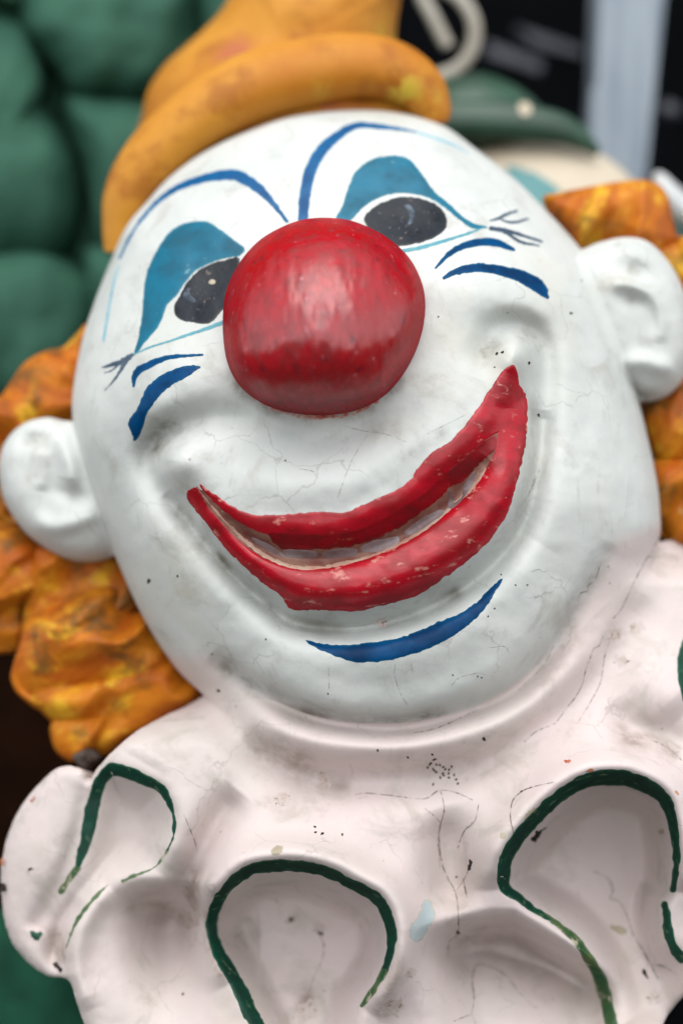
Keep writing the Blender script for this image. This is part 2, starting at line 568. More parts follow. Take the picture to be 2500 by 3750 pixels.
def nose_mat():
    k = Mat('red nose enamel', 0.3, 0.55)
    vec = k.mapped((1.4, 1.4, 0.75), (0, 0.25, 0))
    st = k.noise(120, 6, 0.68, vec)
    c = k.mix(k.ramp(st, 0.34, 0.68), srgb(186, 1, 24), srgb(142, 1, 12))
    c = k.mix(k.ramp(k.noise(16, 4), 0.45, 0.7), c, srgb(174, 2, 12))
    c = k.mix(k.mul(k.ramp(k.noise(120, 6, 0.7), 0.60, 0.66), 0.75), c, srgb(92, 12, 30))
    c = k.mix(k.mul(k.ramp(k.noise(230, 4, 0.7, vec), 0.66, 0.70), 0.9), c, srgb(226, 150, 160))
    k.color(c)
    k.rough(k.ramp(st, 0.3, 0.7, 0.18, 0.40))
    k.bump([(st, 0.24), (k.noise(34, 3), 0.25)], 0.0013)
    k.even_gloss(0.072, None)
    return k.m


def hair_mat():
    k = Mat('orange hair paint', 0.5, 0.2)
    cx = k.N.new('ShaderNodeCombineXYZ')
    k.link(k.mul(k.attr('strand_u'), 0.5), cx.inputs[0]); k.link(k.attr('strand_v'), cx.inputs[1])
    k.link(k.mul(k.noise(40, 3), 0.02), cx.inputs[2])
    v = cx.outputs[0]
    c = k.mix(k.ramp(k.noise(70, 5, 0.62, v), 0.35, 0.65), srgb(216, 128, 26), srgb(186, 92, 16))
    c = k.mix(k.mul(k.ramp(k.noise(28, 4), 0.46, 0.64), k.ramp(k.noise(80, 5, 0.66, v), 0.42, 0.62)), c, srgb(240, 184, 48))
    c = k.mix(k.mul(k.ramp(k.noise(30, 4, 0.6, k.mapped((1, 1, 1), (0, 0.7, 1.1))), 0.50, 0.66), k.ramp(k.noise(120, 5, 0.6, v), 0.36, 0.56, 0.2, .9)), c, srgb(118, 80, 34))
    c = k.mix(k.mul(k.ramp(k.noise(75, 5, 0.7, k.mapped((1, 1.3, 1), (0.5, 0.2, 0))), 0.66, 0.72), 0.7), c, srgb(214, 190, 130))
    k.color(c)
    k.bump([(k.noise(110, 5, 0.66, v), 0.32), (k.noise(90, 5), 0.28)], 0.0022)
    return k.m


def hat_mat():
    k = Mat('ochre hat paint', 0.5, 0.2)
    c = k.mix(k.ramp(k.noise(10, 5), 0.35, 0.68), srgb(220, 152, 52), srgb(200, 124, 30))
    c = k.mix(k.mul(k.ramp(k.noise(22, 5, 0.65), 0.5, 0.66), 0.7), c, srgb(168, 96, 26))
    c = k.mix(k.mul(k.attr('chip'), k.ramp(k.noise(75, 5, 0.7), 0.46, 0.54)), c, srgb(215, 180, 62))
    c = k.mix(k.mul(k.attr('rust'), k.ramp(k.noise(40, 5, 0.6), 0.4, 0.56)), c, srgb(196, 112, 66))
    k.color(c)
    k.bump([(k.noise(30, 4), 0.3), (k.noise(200, 3), 0.12)], 0.0015)
    return k.m


def plain(name, a, b, rough=0.6, sc=30, bump=0.2, spec=0.5, bsc=300, vec=None):
    k = Mat(name, rough, spec)
    v = k.mapped(vec) if vec else None
    k.color(k.mix(k.ramp(k.noise(sc, 5, 0.6, v), 0.35, 0.66), a, b))
    k.bump([(k.noise(bsc, 3, 0.6, v), bump)], 0.001)
    return k.m


MAT['nose'] = nose_mat(); MAT['hair'] = hair_mat(); MAT['hat'] = hat_mat()


def fabric():
    k = Mat('green upholstery cloth', 0.7, 0.12)
    c = k.mix(k.ramp(k.noise(12, 4), 0.35, 0.7), srgb(68, 114, 95), srgb(54, 96, 80))
    k.color(c)
    w = k.N.new('ShaderNodeTexWave'); w.inputs['Scale'].default_value = 420; w.inputs['Distortion'].default_value = 1.5
    k.link(k.co, w.inputs['Vector'])
    k.bump([(w.outputs[1], 0.12), (k.noise(60, 4), 0.2)], 0.0008)
    return k.m


MAT['fabric'] = fabric()
MAT['seat'] = plain('shaded green seat cloth', srgb(30, 82, 62), srgb(22, 66, 50), 0.75, 30, 0.2, 0.1)  # upholstery green darkened: the shade below the collar is in the colour
MAT['post'] = plain('weathered pale blue wood', srgb(168, 180, 190), srgb(136, 150, 164), 0.6, 26, 0.3, vec=(3, 3, 0.35), bsc=60)
MAT['hook'] = plain('cream painted metal', srgb(198, 192, 178), srgb(176, 168, 152), 0.45, 20, 0.1)
MAT['wall'] = plain('near black boards', srgb(5, 7, 11), srgb(3, 4, 6), 0.9, 8, 0.1, 0.05)
MAT['ground'] = plain('dark paving', srgb(74, 72, 70), srgb(58, 56, 54), 0.8, 3, 0.4, 0.3, 40)
MAT['bar'] = plain('dull grey metal', srgb(86, 88, 98), srgb(58, 60, 70), 0.5, 25, 0.2)
MAT['brown'] = plain('dark brown wood', srgb(40, 20, 9), srgb(28, 13, 6), 0.8, 20, 0.2, 0.04)
MAT['hat2'] = plain('dark green hat paint', srgb(44, 86, 62), srgb(34, 70, 52), 0.4, 20, 0.15)
MAT['skin2'] = plain('cream face paint', srgb(226, 212, 188), srgb(214, 198, 172), 0.45, 14, 0.12)
MAT['teal2'] = plain('soft teal paint', srgb(84, 158, 158), srgb(70, 140, 145), 0.45, 20, 0.1)
MAT['white2'] = plain('white gloss paint', srgb(232, 234, 232), srgb(220, 224, 224), 0.35, 20, 0.1)

# ------------------------------------------------------------------ the clown bust: its surfaces as functions
z1 = lambda P: [(x * .8291, y * .8291) for x, y in P]
z2 = lambda P: [(1300 + x * .7653, y * .7653) for x, y in P]
z3 = lambda P: [(300 + x * .6378, 700 + y * .6378) for x, y in P]
z4 = lambda P: [(1200 + x * .8291, 600 + y * .8291) for x, y in P]
z6 = lambda P: [(600 + x * .9566, 1200 + y * .9566) for x, y in P]
z7 = lambda P: [(x * .8291, 2600 + y * .8291) for x, y in P]
z8 = lambda P: [(1300 + x * .7653, 2600 + y * .7653) for x, y in P]
zc = lambda P: [(650 + x * .7653, 2400 + y * .7653) for x, y in P]
zr = lambda P: [(1900 + x * .4252, 1900 + y * .4252) for x, y in P]

HEAD_C = (1330, 1560)
HEAD_OUT = [(1300, 402), (1078, 423), (912, 477), (746, 556), (622, 647), (539, 738), (464, 829), (406, 955), (343, 1116),
            (295, 1275), (265, 1466), (280, 1610), (325, 1760), (375, 1910), (430, 2056), (526, 2263), (638, 2439),
            (733, 2534), (850, 2640), (1000, 2745), (1200, 2825), (1450, 2850), (1700, 2810), (1900, 2705),
            (2090, 2520), (2240, 2330), (2350, 2150), (2412, 1980), (2414, 1860), (2402, 1753), (2365, 1580), (2320, 1400), (2270, 1200),
            (2205, 1030), (2120, 905), (1993, 765), (1881, 653), (1737, 542), (1626, 462), (1480, 416)]
_HT, _HR = polar_R(HEAD_OUT, HEAD_C)
HEAD_H = 640.0


def head_tilt(x, y):
    return -0.24 * soft(1650 - y, 300)


UP_MID = [(770, 1815), (880, 1900), (1000, 1930), (1180, 1935), (1330, 1895), (1480, 1825), (1600, 1715), (1720, 1600), (1820, 1465), (1872, 1370)]
LO_MID = [(720, 1850), (800, 1950), (920, 2060), (1050, 2140), (1200, 2165), (1380, 2140), (1560, 2070), (1720, 1960), (1830, 1830), (1880, 1680), (1900, 1500)]
GAP = [(760, 1830), (850, 1930), (960, 2010), (1100, 2045), (1250, 2040), (1400, 1995), (1550, 1915), (1680, 1810), (1790, 1680)]


CHANNEL = [(960, 1545, .15), (800, 1535, .6), (690, 1550, 1.1), (605, 1590, 1.45), (555, 1655, 1.4), (560, 1735, 1.0), (605, 1805, .8), (680, 1895, .85), (780, 2015, .9), (880, 2125, 1),
           (990, 2220, 1), (1070, 2275, 1), (1180, 2297, 1), (1320, 2298, 1), (1500, 2255, 1), (1680, 2165, 1), (1830, 2040, .95), (1925, 1890, .9), (1968, 1700, .8), (1985, 1500, .75),
           (1990, 1370, .9), (1975, 1270, 1.1), (1930, 1212, 1.3), (1868, 1200, 1.1), (1804, 1236, .9), (1764, 1300, .7), (1735, 1380, .3)]


def head_relief(x, y):
    r = np.zeros(x.shape)
    # cheeks and the hollows behind the mouth corners
    r += blob(x, y, 1740, 1030, 300, 190, 75, 20) + blob(x, y, 640, 1390, 210, 200, 60, -25)
    r += blob(x, y, 1840, 1190, 130, 60, -30, 10)
    r += blob(x, y, 665, 1700, 90, 95, 80) + blob(x, y, 1878, 1300, 78, 105, 105, 15)
    # the muzzle between nose and upper lip
    r += ridge(x, y, [(700, 1730, .7), (900, 1780, 1), (1150, 1790, 1), (1350, 1740, 1), (1550, 1600, 1), (1740, 1420, 1), (1850, 1300, .6)], 58, 125)
    r += blob(x, y, 1280, 1590, 330, 85, -52, -14)
    r += blob(x, y, 830, 1500, 120, 90, -25)
    # lips
    r += ridge(x, y, [(a, b, c) for (a, b), c in zip(UP_MID, (.5, .9, 1, 1, 1, 1, 1, 1, .9, .6))], 30, 56)
    r += ridge(x, y, [(a, b, c) for (a, b), c in zip(LO_MID, (.5, .8, 1, 1, 1, 1, 1, 1, 1, .8, .5))], 50, 74)
    r += ridge(x, y, [(a, b, c) for (a, b), c in zip(GAP, (.4, .8, 1, 1, 1, 1, 1, 1, .4))], -34, 30)
    # one channel runs from the left cheek round under the mouth to the right cheek
    r += ridge(x, y, CHANNEL, -92, 58) + ridge(x, y, CHANNEL[6:20], -34, 30)
    # chin and jaw
    r += ridge(x, y, [(830, 2250, .3), (980, 2370, .8), (1150, 2430, 1), (1400, 2440, 1), (1650, 2370, 1), (1850, 2210, .8), (1990, 2000, .4)], 55, 120)
    r += ridge(x, y, [(520, 1850, .4), (640, 2040, 1), (780, 2210, .8), (880, 2300, .3)], 10, 130)
    r += ridge(x, y, [(900, 2400, .2), (1000, 2490, .8), (1200, 2575, 1), (1400, 2592, 1), (1600, 2562, 1), (1800, 2460, 1), (1960, 2290, .6), (2060, 2120, .2)], 62, 80)
    # brows and eye sockets
    r += blob(x, y, 800, 1060, 190, 150, -30, -35) + blob(x, y, 1480, 810, 220, 130, -30, 12)
    r += blob(x, y, 985, 860, 90, 80, -22) + blob(x, y, 1330, 620, 60, 110, -10)
    r += ridge(x, y, [(520, 800, .3), (700, 690, 1), (880, 690, 1), (1010, 790, .4)], 22, 90)
    r += ridge(x, y, [(1180, 640, .5), (1330, 500, 1), (1560, 540, 1), (1720, 680, .5)], 16, 90)
    # hand-cast unevenness
    r += 9 * fbm(x, y, 260, 2, 2) + 3.0 * fbm(x, y, 70, 3, 2)
    return r


def head_w(x, y):
    th = np.arctan2(y - HEAD_C[1], x - HEAD_C[0])
    R = np.interp(th, _HT, _HR)
    rho = np.hypot(x - HEAD_C[0], y - HEAD_C[1]) / R
    prof = np.maximum(1 - rho ** 2.3, 0) ** 0.5
    out = np.maximum(rho - 1, 0)
    return HEAD_H * prof - 3000 * out + head_tilt(x, y) + head_relief(x, y) * smooth(1.0, 0.9, rho)


O1 = z7([(270, 800), (340, 700), (385, 560), (410, 420), (440, 320), (490, 265), (560, 275), (640, 310), (710, 345), (745, 400), (770, 480),
         (765, 560), (740, 620), (690, 690), (600, 730), (540, 755)])
O1B = z7([(480, 770), (400, 850), (335, 940), (290, 1060)])
O2 = z7([(1150, 1420), (1130, 1387), (1040, 1200), (960, 1060), (935, 960), (950, 870), (1010, 780), (1100, 710), (1200, 690), (1320, 690), (1450, 720)]) \
    + z8([(0, 843), (90, 890), (145, 960), (170, 1050), (170, 1150), (140, 1250), (80, 1350), (30, 1415)])
O3L = z8([(1250, 1560), (1220, 1480), (1190, 1350), (1140, 1230), (1060, 1110), (950, 1010), (850, 950), (770, 890), (715, 850), (710, 780), (730, 690),
          (790, 600), (880, 500), (980, 410), (1080, 350), (1180, 325), (1300, 330), (1420, 380), (1490, 450), (1520, 560), (1535, 700), (1520, 860)])
O3R = z8([(1480, 930), (1490, 1020), (1510, 1110), (1560, 1190)])
OP1 = O1 + z7([(500, 770), (420, 830), (340, 930), (280, 1080), (200, 1100), (230, 900)])
OP2 = O2 + [(1250, 3850), (1000, 3900)]
OP3 = O3L + z8([(1480, 950), (1500, 1110), (1600, 1250), (1600, 1560)])

def offset(P, c, d, amps):
    return [(x + d * (x - c[0]) / math.hypot(x - c[0], y - c[1]), y + d * (y - c[1]) / math.hypot(x - c[0], y - c[1]), a)
            for (x, y), a in zip(P, np.interp(np.linspace(0, 1, len(P)), np.linspace(0, 1, len(amps)), amps))]


OFF1 = offset(O1[4:14], (480, 3020), 30, (.4, 1, 1, 1, 1, .8))
OFF2 = offset(O2[2:], (1110, 3480), 42, (.7, .9, 1, 1.05, 1.1, 1.1, 1.1, 1, 1, .8, .5))
OFF3 = offset(O3L[8:], (2180, 3180), 42, (.7, .9, 1, 1.05, 1.1, 1.1, 1, 1, .8))
ROLL = [(740, 2520, 0), (830, 2580, .3), (950, 2655, .75), (1130, 2715, 1), (1350, 2738, 1), (1560, 2728, 1), (1760, 2680, 1), (1930, 2595, 1), (2070, 2475, 1),
        (2180, 2340, .9), (2270, 2200, .7), (2370, 2060, .4)]
_OPS = [(spline(P, 4, True), d) for P, d in ((OP1, 130), (OP2, 360), (OP3, 380))]
COLLAR_OUT = [(733, 2556), (640, 2605), (530, 2660), (430, 2735), (360, 2810), (325, 2860), (300, 2815), (215, 2810), (125, 2890), (60, 2985), (20, 3090), (5, 3200), (12, 3330),
              (40, 3440), (100, 3520), (170, 3570), (252, 3590), (285, 3680), (340, 3800), (520, 4000), (900, 4150), (1500, 4200), (2000, 4120), (2250, 3950), (2400, 3790), (2440, 3720),
              (2490, 3660), (2600, 3560), (2760, 3300), (2800, 2900), (2760, 2400), (2600, 2080), (2490, 1985), (2420, 1985),
              (2330, 2010), (2150, 2150), (1950, 2380), (1700, 2520), (1400, 2560), (1100, 2520), (880, 2480), (800, 2490)]


def collar_w(x, y):
    base = 400 - 0.30 * soft(760 - x, 120) - 0.00022 * np.maximum(500 - x, 0) ** 2
    base = base - 0.42 * soft(2600 - y, 160) - 0.16 * soft(x - 2100, 150) + 0.05 * soft(y - 2900, 100)
    w = base + ridge(x, y, ROLL, 95, 76)
    w += ridge(x, y, [(760, 2560, .4), (860, 2660, 1), (980, 2770, 1), (1150, 2850, 1), (1350, 2860, 1), (1600, 2835, .9), (1800, 2770, .8), (1990, 2650, .8), (2140, 2490, .8), (2260, 2310, .6), (2350, 2170, .4)], -95, 85)
    # the fluted ruffles: a broad fold rising to each opening
    w += ridge(x, y, OFF1, 72, 105) + ridge(x, y, [(600, 2660, .4), (560, 2720, .7), (520, 2790, .6)], 40, 120)
    w += ridge(x, y, [(a, b, c * f) for (a, b, c), f in zip(OFF2, [.1, .1, .2, .4, .8, 1] + [1.1] * 30)], 85, 150) + ridge(x, y, OFF2, 115, 60)
    w += ridge(x, y, OFF3, 85, 140) + ridge(x, y, OFF3, 115, 60)
    w += ridge(x, y, [(2300, 2420, .4), (2420, 2500, 1), (2520, 2600, 1)], 60, 110)
    w += blob(x, y, 1150, 3010, 330, 110, 35) + blob(x, y, 2150, 2760, 300, 90, 20)
    # dips between the folds
    w += ridge(x, y, [(880, 2900, .5), (800, 3000, .9), (740, 3110, 1), (690, 3230, 1), (660, 3330, .8)], -135, 62)
    w += ridge(x, y, [(1600, 2960, .3), (1640, 3080, .9), (1655, 3230, 1), (1680, 3340, .8)], -130, 88)
    w += ridge(x, y, [(2240, 2560, .4), (2300, 2660, 1), (2420, 2690, 1), (2520, 2760, 1)], -60, 60)
    # hollows: steep under the lip above, easing out below
    w += masked(x, y, (150, 3050, 950, 3900), lambda a, b: -430 * smooth(-30, 130, b - (3225 + 0.10 * (a - 450))) *
                np.exp(-((a - 640) / 165) ** 2) * np.exp(-(np.maximum(b - 3400, 0) / 260) ** 1.5))
    w += ridge(x, y, [(410, 3255, .5), (330, 3335, 1), (285, 3430, 1), (278, 3560, 1), (330, 3700, .6)], 55, 48)
    w += ridge(x, y, [(300, 3290, .4), (225, 3380, 1), (205, 3480, 1), (225, 3580, .8)], -60, 42)
    w += masked(x, y, (1380, 3150, 2400, 4200), lambda a, b: -470 * smooth(-10, 140, b - (3330 + 0.62 * np.maximum(a - 1880, 0) + 0.25 * np.maximum(1800 - a, 0)))
                * smooth(1440, 1680, a + 0.3 * (3400 - b)) * smooth(2330, 2120, a) * np.exp(-np.maximum(b - 3480 - 0.3 * (a - 1800), 0) / 300))
    # the open ends of the ruffles
    for P, dep in _OPS:
        bx = (P[:, 0].min() - 60, P[:, 1].min() - 60, P[:, 0].max() + 60, P[:, 1].max() + 60)
        y0, y1 = P[:, 1].min(), P[:, 1].max()

        def f(a, b, P=P, dep=dep, y0=y0, y1=y1):
            d = -poly_sd(a, b, P)
            return -dep * smooth(-30, 130, d) * (1.0 - 0.55 * smooth(y0 + 250, y1, b))
        w += masked(x, y, bx, f)
    # left leaf of the collar
    w += ridge(x, y, [(330, 2870, .6), (290, 3050, 1), (220, 3240, 1), (120, 3420, 1)], -45, 40)
    w += blob(x, y, 140, 3120, 130, 240, 40, 20)
    w += 6 * fbm(x, y, 240, 4, 2) + 2.5 * fbm(x, y, 60, 5, 2)
    # tucks under the jaw where it starts
    w -= 460 * smooth(1020, 660, x) * smooth(2740, 2470, y) + 260 * smooth(2250, 2440, x) * smooth(2150, 1960, y)
    return w


def kb(x):
    """how softly the jaw runs into the collar"""
    return 60.0 + 150 * smooth(1150, 780, x) + 90 * smooth(1900, 2250, x)


CREASE = [(772, 2396, .5), (890, 2490, 1), (1030, 2577, 1), (1140, 2628, 1), (1270, 2656, 1), (1423, 2674, 1), (1557, 2656, 1), (1652, 2627, 1), (1796, 2577, 1),
          (1891, 2525, .9), (1968, 2444, .8), (2035, 2350, .7), (2110, 2220, .6), (2190, 2090, .5), (2240, 1990, .2)]
_PINK = spline([(c[0], c[1]) for c in CREASE], 4)
_PINK = np.r_[[(560, 2420)], _PINK, [(2440, 1900), (2700, 2400), (2500, 3200), (700, 3200), (400, 2700)]]


def bust_w(x, y):
    return smax(head_w(x, y), collar_w(x, y), kb(x)) + ridge(x, y, CREASE, -72, 40)


def pinkish(x, y):
    """the collar's pinkish paint was brushed up on to the jaw as far as the fold"""
    return smooth(35, -45, poly_sd(x, y, _PINK) + 14 * fbm(x, y, 90, 4, 2))


def face_surf(x, y):
    a, b = head_w(x, y), collar_w(x, y)
    return smax(a, b, kb(x)) + ridge(x, y, CREASE, -72, 40) - 8 * smooth(0, 30, b - a) - 400 * smooth(120, 400, b - a)


def collar_surf(x, y):
    a, b = head_w(x, y), collar_w(x, y)
    return smax(a, b, kb(x)) + ridge(x, y, CREASE, -72, 40) - 8 * smooth(0, 30, a - b) - np.maximum(a - b - 110, 0)


# grime strokes; the ring under the nose is contact shade painted in
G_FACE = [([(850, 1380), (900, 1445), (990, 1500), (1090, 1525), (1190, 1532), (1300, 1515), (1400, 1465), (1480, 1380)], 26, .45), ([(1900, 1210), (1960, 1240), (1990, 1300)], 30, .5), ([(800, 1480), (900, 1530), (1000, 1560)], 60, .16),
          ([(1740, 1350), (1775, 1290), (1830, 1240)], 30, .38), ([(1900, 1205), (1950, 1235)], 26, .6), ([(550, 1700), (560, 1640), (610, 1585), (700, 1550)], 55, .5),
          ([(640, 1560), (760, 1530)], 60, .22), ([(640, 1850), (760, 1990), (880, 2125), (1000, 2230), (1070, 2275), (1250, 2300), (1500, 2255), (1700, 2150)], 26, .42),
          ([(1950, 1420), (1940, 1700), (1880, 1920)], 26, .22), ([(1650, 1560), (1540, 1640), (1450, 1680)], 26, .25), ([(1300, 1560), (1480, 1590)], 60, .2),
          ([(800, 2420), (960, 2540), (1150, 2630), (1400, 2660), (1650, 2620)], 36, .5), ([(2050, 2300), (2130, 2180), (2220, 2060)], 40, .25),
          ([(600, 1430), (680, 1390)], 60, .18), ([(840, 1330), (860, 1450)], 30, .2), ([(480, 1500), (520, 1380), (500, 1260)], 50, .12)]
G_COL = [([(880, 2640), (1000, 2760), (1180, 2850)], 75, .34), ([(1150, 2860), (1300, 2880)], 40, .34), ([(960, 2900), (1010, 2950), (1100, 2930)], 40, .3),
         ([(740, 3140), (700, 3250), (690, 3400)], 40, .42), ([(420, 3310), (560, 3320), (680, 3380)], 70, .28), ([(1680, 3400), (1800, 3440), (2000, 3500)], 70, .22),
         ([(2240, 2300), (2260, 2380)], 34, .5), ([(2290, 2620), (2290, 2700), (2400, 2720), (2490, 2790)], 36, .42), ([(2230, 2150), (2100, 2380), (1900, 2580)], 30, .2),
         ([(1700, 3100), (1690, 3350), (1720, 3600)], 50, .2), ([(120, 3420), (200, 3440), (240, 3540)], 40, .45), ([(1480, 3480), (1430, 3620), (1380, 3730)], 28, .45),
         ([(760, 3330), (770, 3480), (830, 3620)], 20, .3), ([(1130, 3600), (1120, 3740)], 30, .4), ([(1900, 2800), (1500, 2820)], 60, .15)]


def grime_shade(lst):
    def f(x, y):
        g = np.zeros(x.shape)
        for P, s, a in lst:
            g = np.maximum(g, ridge(x, y, P, a, s))
        return np.clip(g * (1 + 0.5 * fbm(x, y, 60, 6, 2)), 0, 1)
    return f


# ------------------------------------------------------------------ the setting behind
def setting(name, pts, w0, w1, mat):
    o = slab(name, pts, w0, w1, mat, None, 0)
    o['kind'] = 'structure'
    return o


g = bpy.data.meshes.new('ground')
g.from_pydata([(-40, -40, 0), (40, -40, 0), (40, 40, 0), (-40, 40, 0)], [], [(0, 1, 2, 3)])
g.materials.append(MAT['ground'])
g = bpy.data.objects.new('ground', g); SC.collection.objects.link(g); g['kind'] = 'structure'  # unseen ground, added to block the low sky and darken reflections
setting('dark_wall', [(-4500, -4500), (7000, -4500), (7000, 8500), (-4500, 8500)], -6200, -6000, MAT['wall'])

# armchair the bust leans in
chair = thing('armchair', 'deep buttoned green upholstered armchair behind the orange-hatted clown', 'armchair', (600, 4300, -900))
slab('back_panel', [(-900, -900), (1450, -900), (1250, 2300), (-900, 2300)], -2100, -1740, MAT['fabric'], chair)
PADS = [([(150, -120), (430, -160), (700, -120), (722, 60), (715, 200), (640, 300), (520, 345), (400, 345), (290, 330), (235, 250), (170, 180), (90, 60)], (440, 110)),
        ([(-260, 60), (-60, 30), (60, 100), (130, 220), (150, 330), (140, 400), (200, 490), (252, 600), (262, 720), (240, 840), (180, 905), (60, 915), (-260, 900)], (0, 500)),
        ([(270, 385), (400, 362), (540, 375), (700, 420), (760, 620), (560, 900), (420, 940), (370, 860), (330, 640), (290, 520)], (490, 620)),
        ([(-260, 935), (0, 925), (130, 930), (230, 985), (300, 1060), (325, 1180), (310, 1320), (200, 1440), (0, 1500), (-260, 1480)], (20, 1190)),
        ([(-300, -300), (-60, -260), (60, -120), (60, 20), (-100, 20), (-300, 40)], (-110, -120)),
        ([(740, -200), (900, -240), (1100, -100), (1050, 150), (850, 200), (735, 120)], (890, 0)),
        ([(330, 950), (440, 930), (620, 980), (640, 1200), (480, 1300), (360, 1240)], (480, 1100))]
for i, (P, c) in enumerate(PADS):
    P = [(c[0] + (x - c[0]) * 1.15, c[1] + (y - c[1]) * 1.15) for x, y in P]
    dome('back_pad', P, c, -1680, 430, 60, MAT['fabric'], chair, p=3.0, q=1.8, nth=110, nr=30,
         relief=lambda x, y, i=i: 20 * fbm(x, y, 160, i, 2) + 22 * np.sin((x + y * .4) / 38) * fbm(x, y, 200, i + 1, 1))
for bx, by in ((185, 405), (300, 935)):
    dome('button', [(bx - 30, by), (bx, by - 30), (bx + 30, by), (bx, by + 30)], (bx, by), -1700, 40, 20, MAT['fabric'], chair, nth=24, nr=8)
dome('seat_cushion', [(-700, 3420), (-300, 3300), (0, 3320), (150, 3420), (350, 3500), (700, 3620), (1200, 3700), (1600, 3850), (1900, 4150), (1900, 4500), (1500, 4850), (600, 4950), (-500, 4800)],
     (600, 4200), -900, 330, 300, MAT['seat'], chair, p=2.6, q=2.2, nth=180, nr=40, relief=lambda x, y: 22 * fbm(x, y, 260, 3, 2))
slab('arm_panel', [(-900, 1500), (500, 1500), (500, 3900), (-900, 3900)], -1350, -1200, MAT['brown'], chair)

# ------------------------------------------------------------------ build the bust
bust = thing('clown_bust', 'painted plaster clown head with red ball nose, orange hat and white ruffle collar', 'clown bust', (1350, 4150, 100))


def build_head():
    nth, nr = 960, 300
    c = HEAD_C
    th = np.linspace(-np.pi, np.pi, nth, endpoint=False)
    Rt = np.interp(th, _HT, _HR)
    rho = np.sin(np.linspace(0, 1, nr + 1)[1:] * np.pi / 2)
    RR, TH = np.meshgrid(rho, th, indexing='ij')
    X = (c[0] + RR * Rt * np.cos(TH)).ravel(); Y = (c[1] + RR * Rt * np.sin(TH)).ravel()
    W = face_surf(X, Y)
    W = np.maximum(W, head_tilt(X, Y) - 200)
    ed = slice((nr - 1) * nth, nr * nth)
    rings_x, rings_y, rings_w = [X], [Y], [W]
    nb = 20
    for k in range(1, nb):
        s = 1 - k / nb
        r = math.sin(s * math.pi / 2); pr = math.sqrt(1 - r ** 2.3)
        x = c[0] + r * Rt * np.cos(th); y = c[1] + r * Rt * np.sin(th)
        rings_x.append(x); rings_y.append(y)
        rings_w.append(W[ed] * max(0, 1 - k / 3) + (head_tilt(x, y) - 420 * pr) * min(1, k / 3))
    X = np.concatenate(rings_x + [[c[0]], [c[0]]]); Y = np.concatenate(rings_y + [[c[1]], [c[1]]])
    W = np.concatenate(rings_w + [face_surf(A([c[0]]), A([c[1]])), [head_tilt(A(c[0]), A(c[1])) - 420]])
    nR = nr + nb - 1
    i = np.arange(nR - 1)[:, None] * nth; j = np.arange(nth)[None]; jn = (j + 1) % nth
    F = np.stack([i + j, i + jn, i + nth + jn, i + nth + j], -1).reshape(-1, 4)
    jj = np.arange(nth); jm = (jj + 1) % nth
    tr = np.r_[np.c_[np.full(nth, nR * nth), jm, jj], np.c_[np.full(nth, nR * nth + 1), (nR - 1) * nth + jj, (nR - 1) * nth + jm]]
    return mesh_obj('head', loc(X, Y, W), F, MAT['face'], bust, attrs={'grime_shade': grime_shade(G_FACE)(X, Y), 'pink': pinkish(X, Y)}, tris=tr)


head = build_head()


def build_collar():
    h = 7.0
    P = spline(COLLAR_OUT, 8, True)

    def sd(x, y):
        return poly_sd(x, y, P) + 2.0 * fbm(x, y, 40, 2, 2)
    gx = np.arange(P[:, 0].min() - 20, P[:, 0].max() + 20, h); gy = np.arange(P[:, 1].min() - 20, P[:, 1].max() + 20, h)
    X, Y = np.meshgrid(gx, gy); ny, nx = X.shape
    d = sd(X, Y)
    for _ in range(2):
        near = (d > 0) & (d < 1.6 * h)
        x, y = X[near], Y[near]
        ga = (sd(x + 1, y) - sd(x - 1, y)) / 2; gb = (sd(x, y + 1) - sd(x, y - 1)) / 2
        L = np.maximum(ga ** 2 + gb ** 2, .2)
        X[near] -= d[near] * ga / L; Y[near] -= d[near] * gb / L
        d[near] = np.minimum(sd(X[near], Y[near]), 0.3 * h)
    ok = d <= 0.35 * h
    q = ok[:-1, :-1] & ok[1:, :-1] & ok[:-1, 1:] & ok[1:, 1:]
    idx = np.arange(nx * ny).reshape(ny, nx)
    F = np.stack([idx[:-1, :-1], idx[1:, :-1], idx[1:, 1:], idx[:-1, 1:]], -1)[q]
    used = np.unique(F); remap = -np.ones(nx * ny, int); remap[used] = np.arange(len(used))
    F = remap[F]; x = X.ravel()[used]; y = Y.ravel()[used]; dd = np.maximum(-d.ravel()[used], 0)
    rnd = 46.0
    w = collar_surf(x, y) - rnd * (1 - np.sqrt(np.clip(1 - (1 - np.clip(dd / rnd, 0, 1)) ** 2, 0, 1)))
    # side wall: boundary edges go straight back, narrowing a little
    E = np.concatenate([F[:, [0, 1]], F[:, [1, 2]], F[:, [2, 3]], F[:, [3, 0]]])
    key = set(map(tuple, E)); B = np.array([e for e in key if (e[1], e[0]) not in key])
    bv = np.unique(B); m2 = -np.ones(len(x), int)
    n0 = len(x); xs, ys, ws = [x], [y], [w]; Fs = [F]
    prev = np.arange(n0)
    cx, cy = 1350, 3250
    for k, (sh, dw) in enumerate(((0.992, 40), (0.97, 130), (0.93, 300))):
        m2 = -np.ones(n0, int); m2[bv] = n0 + k * len(bv) + np.arange(len(bv))
        xs.append(cx + (x[bv] - cx) * sh); ys.append(cy + (y[bv] - cy) * sh); ws.append(w[bv] - dw)
        Fs.append(np.stack([prev[B[:, 1]], prev[B[:, 0]], m2[B[:, 0]], m2[B[:, 1]]], -1))
        prev = m2
    X = np.concatenate(xs); Y = np.concatenate(ys); W = np.concatenate(ws)
    return mesh_obj('collar', loc(X, Y, W), np.concatenate(Fs), MAT['collar'], bust, attrs={'grime_shade': grime_shade(G_COL)(X, Y)})


collar = build_collar()

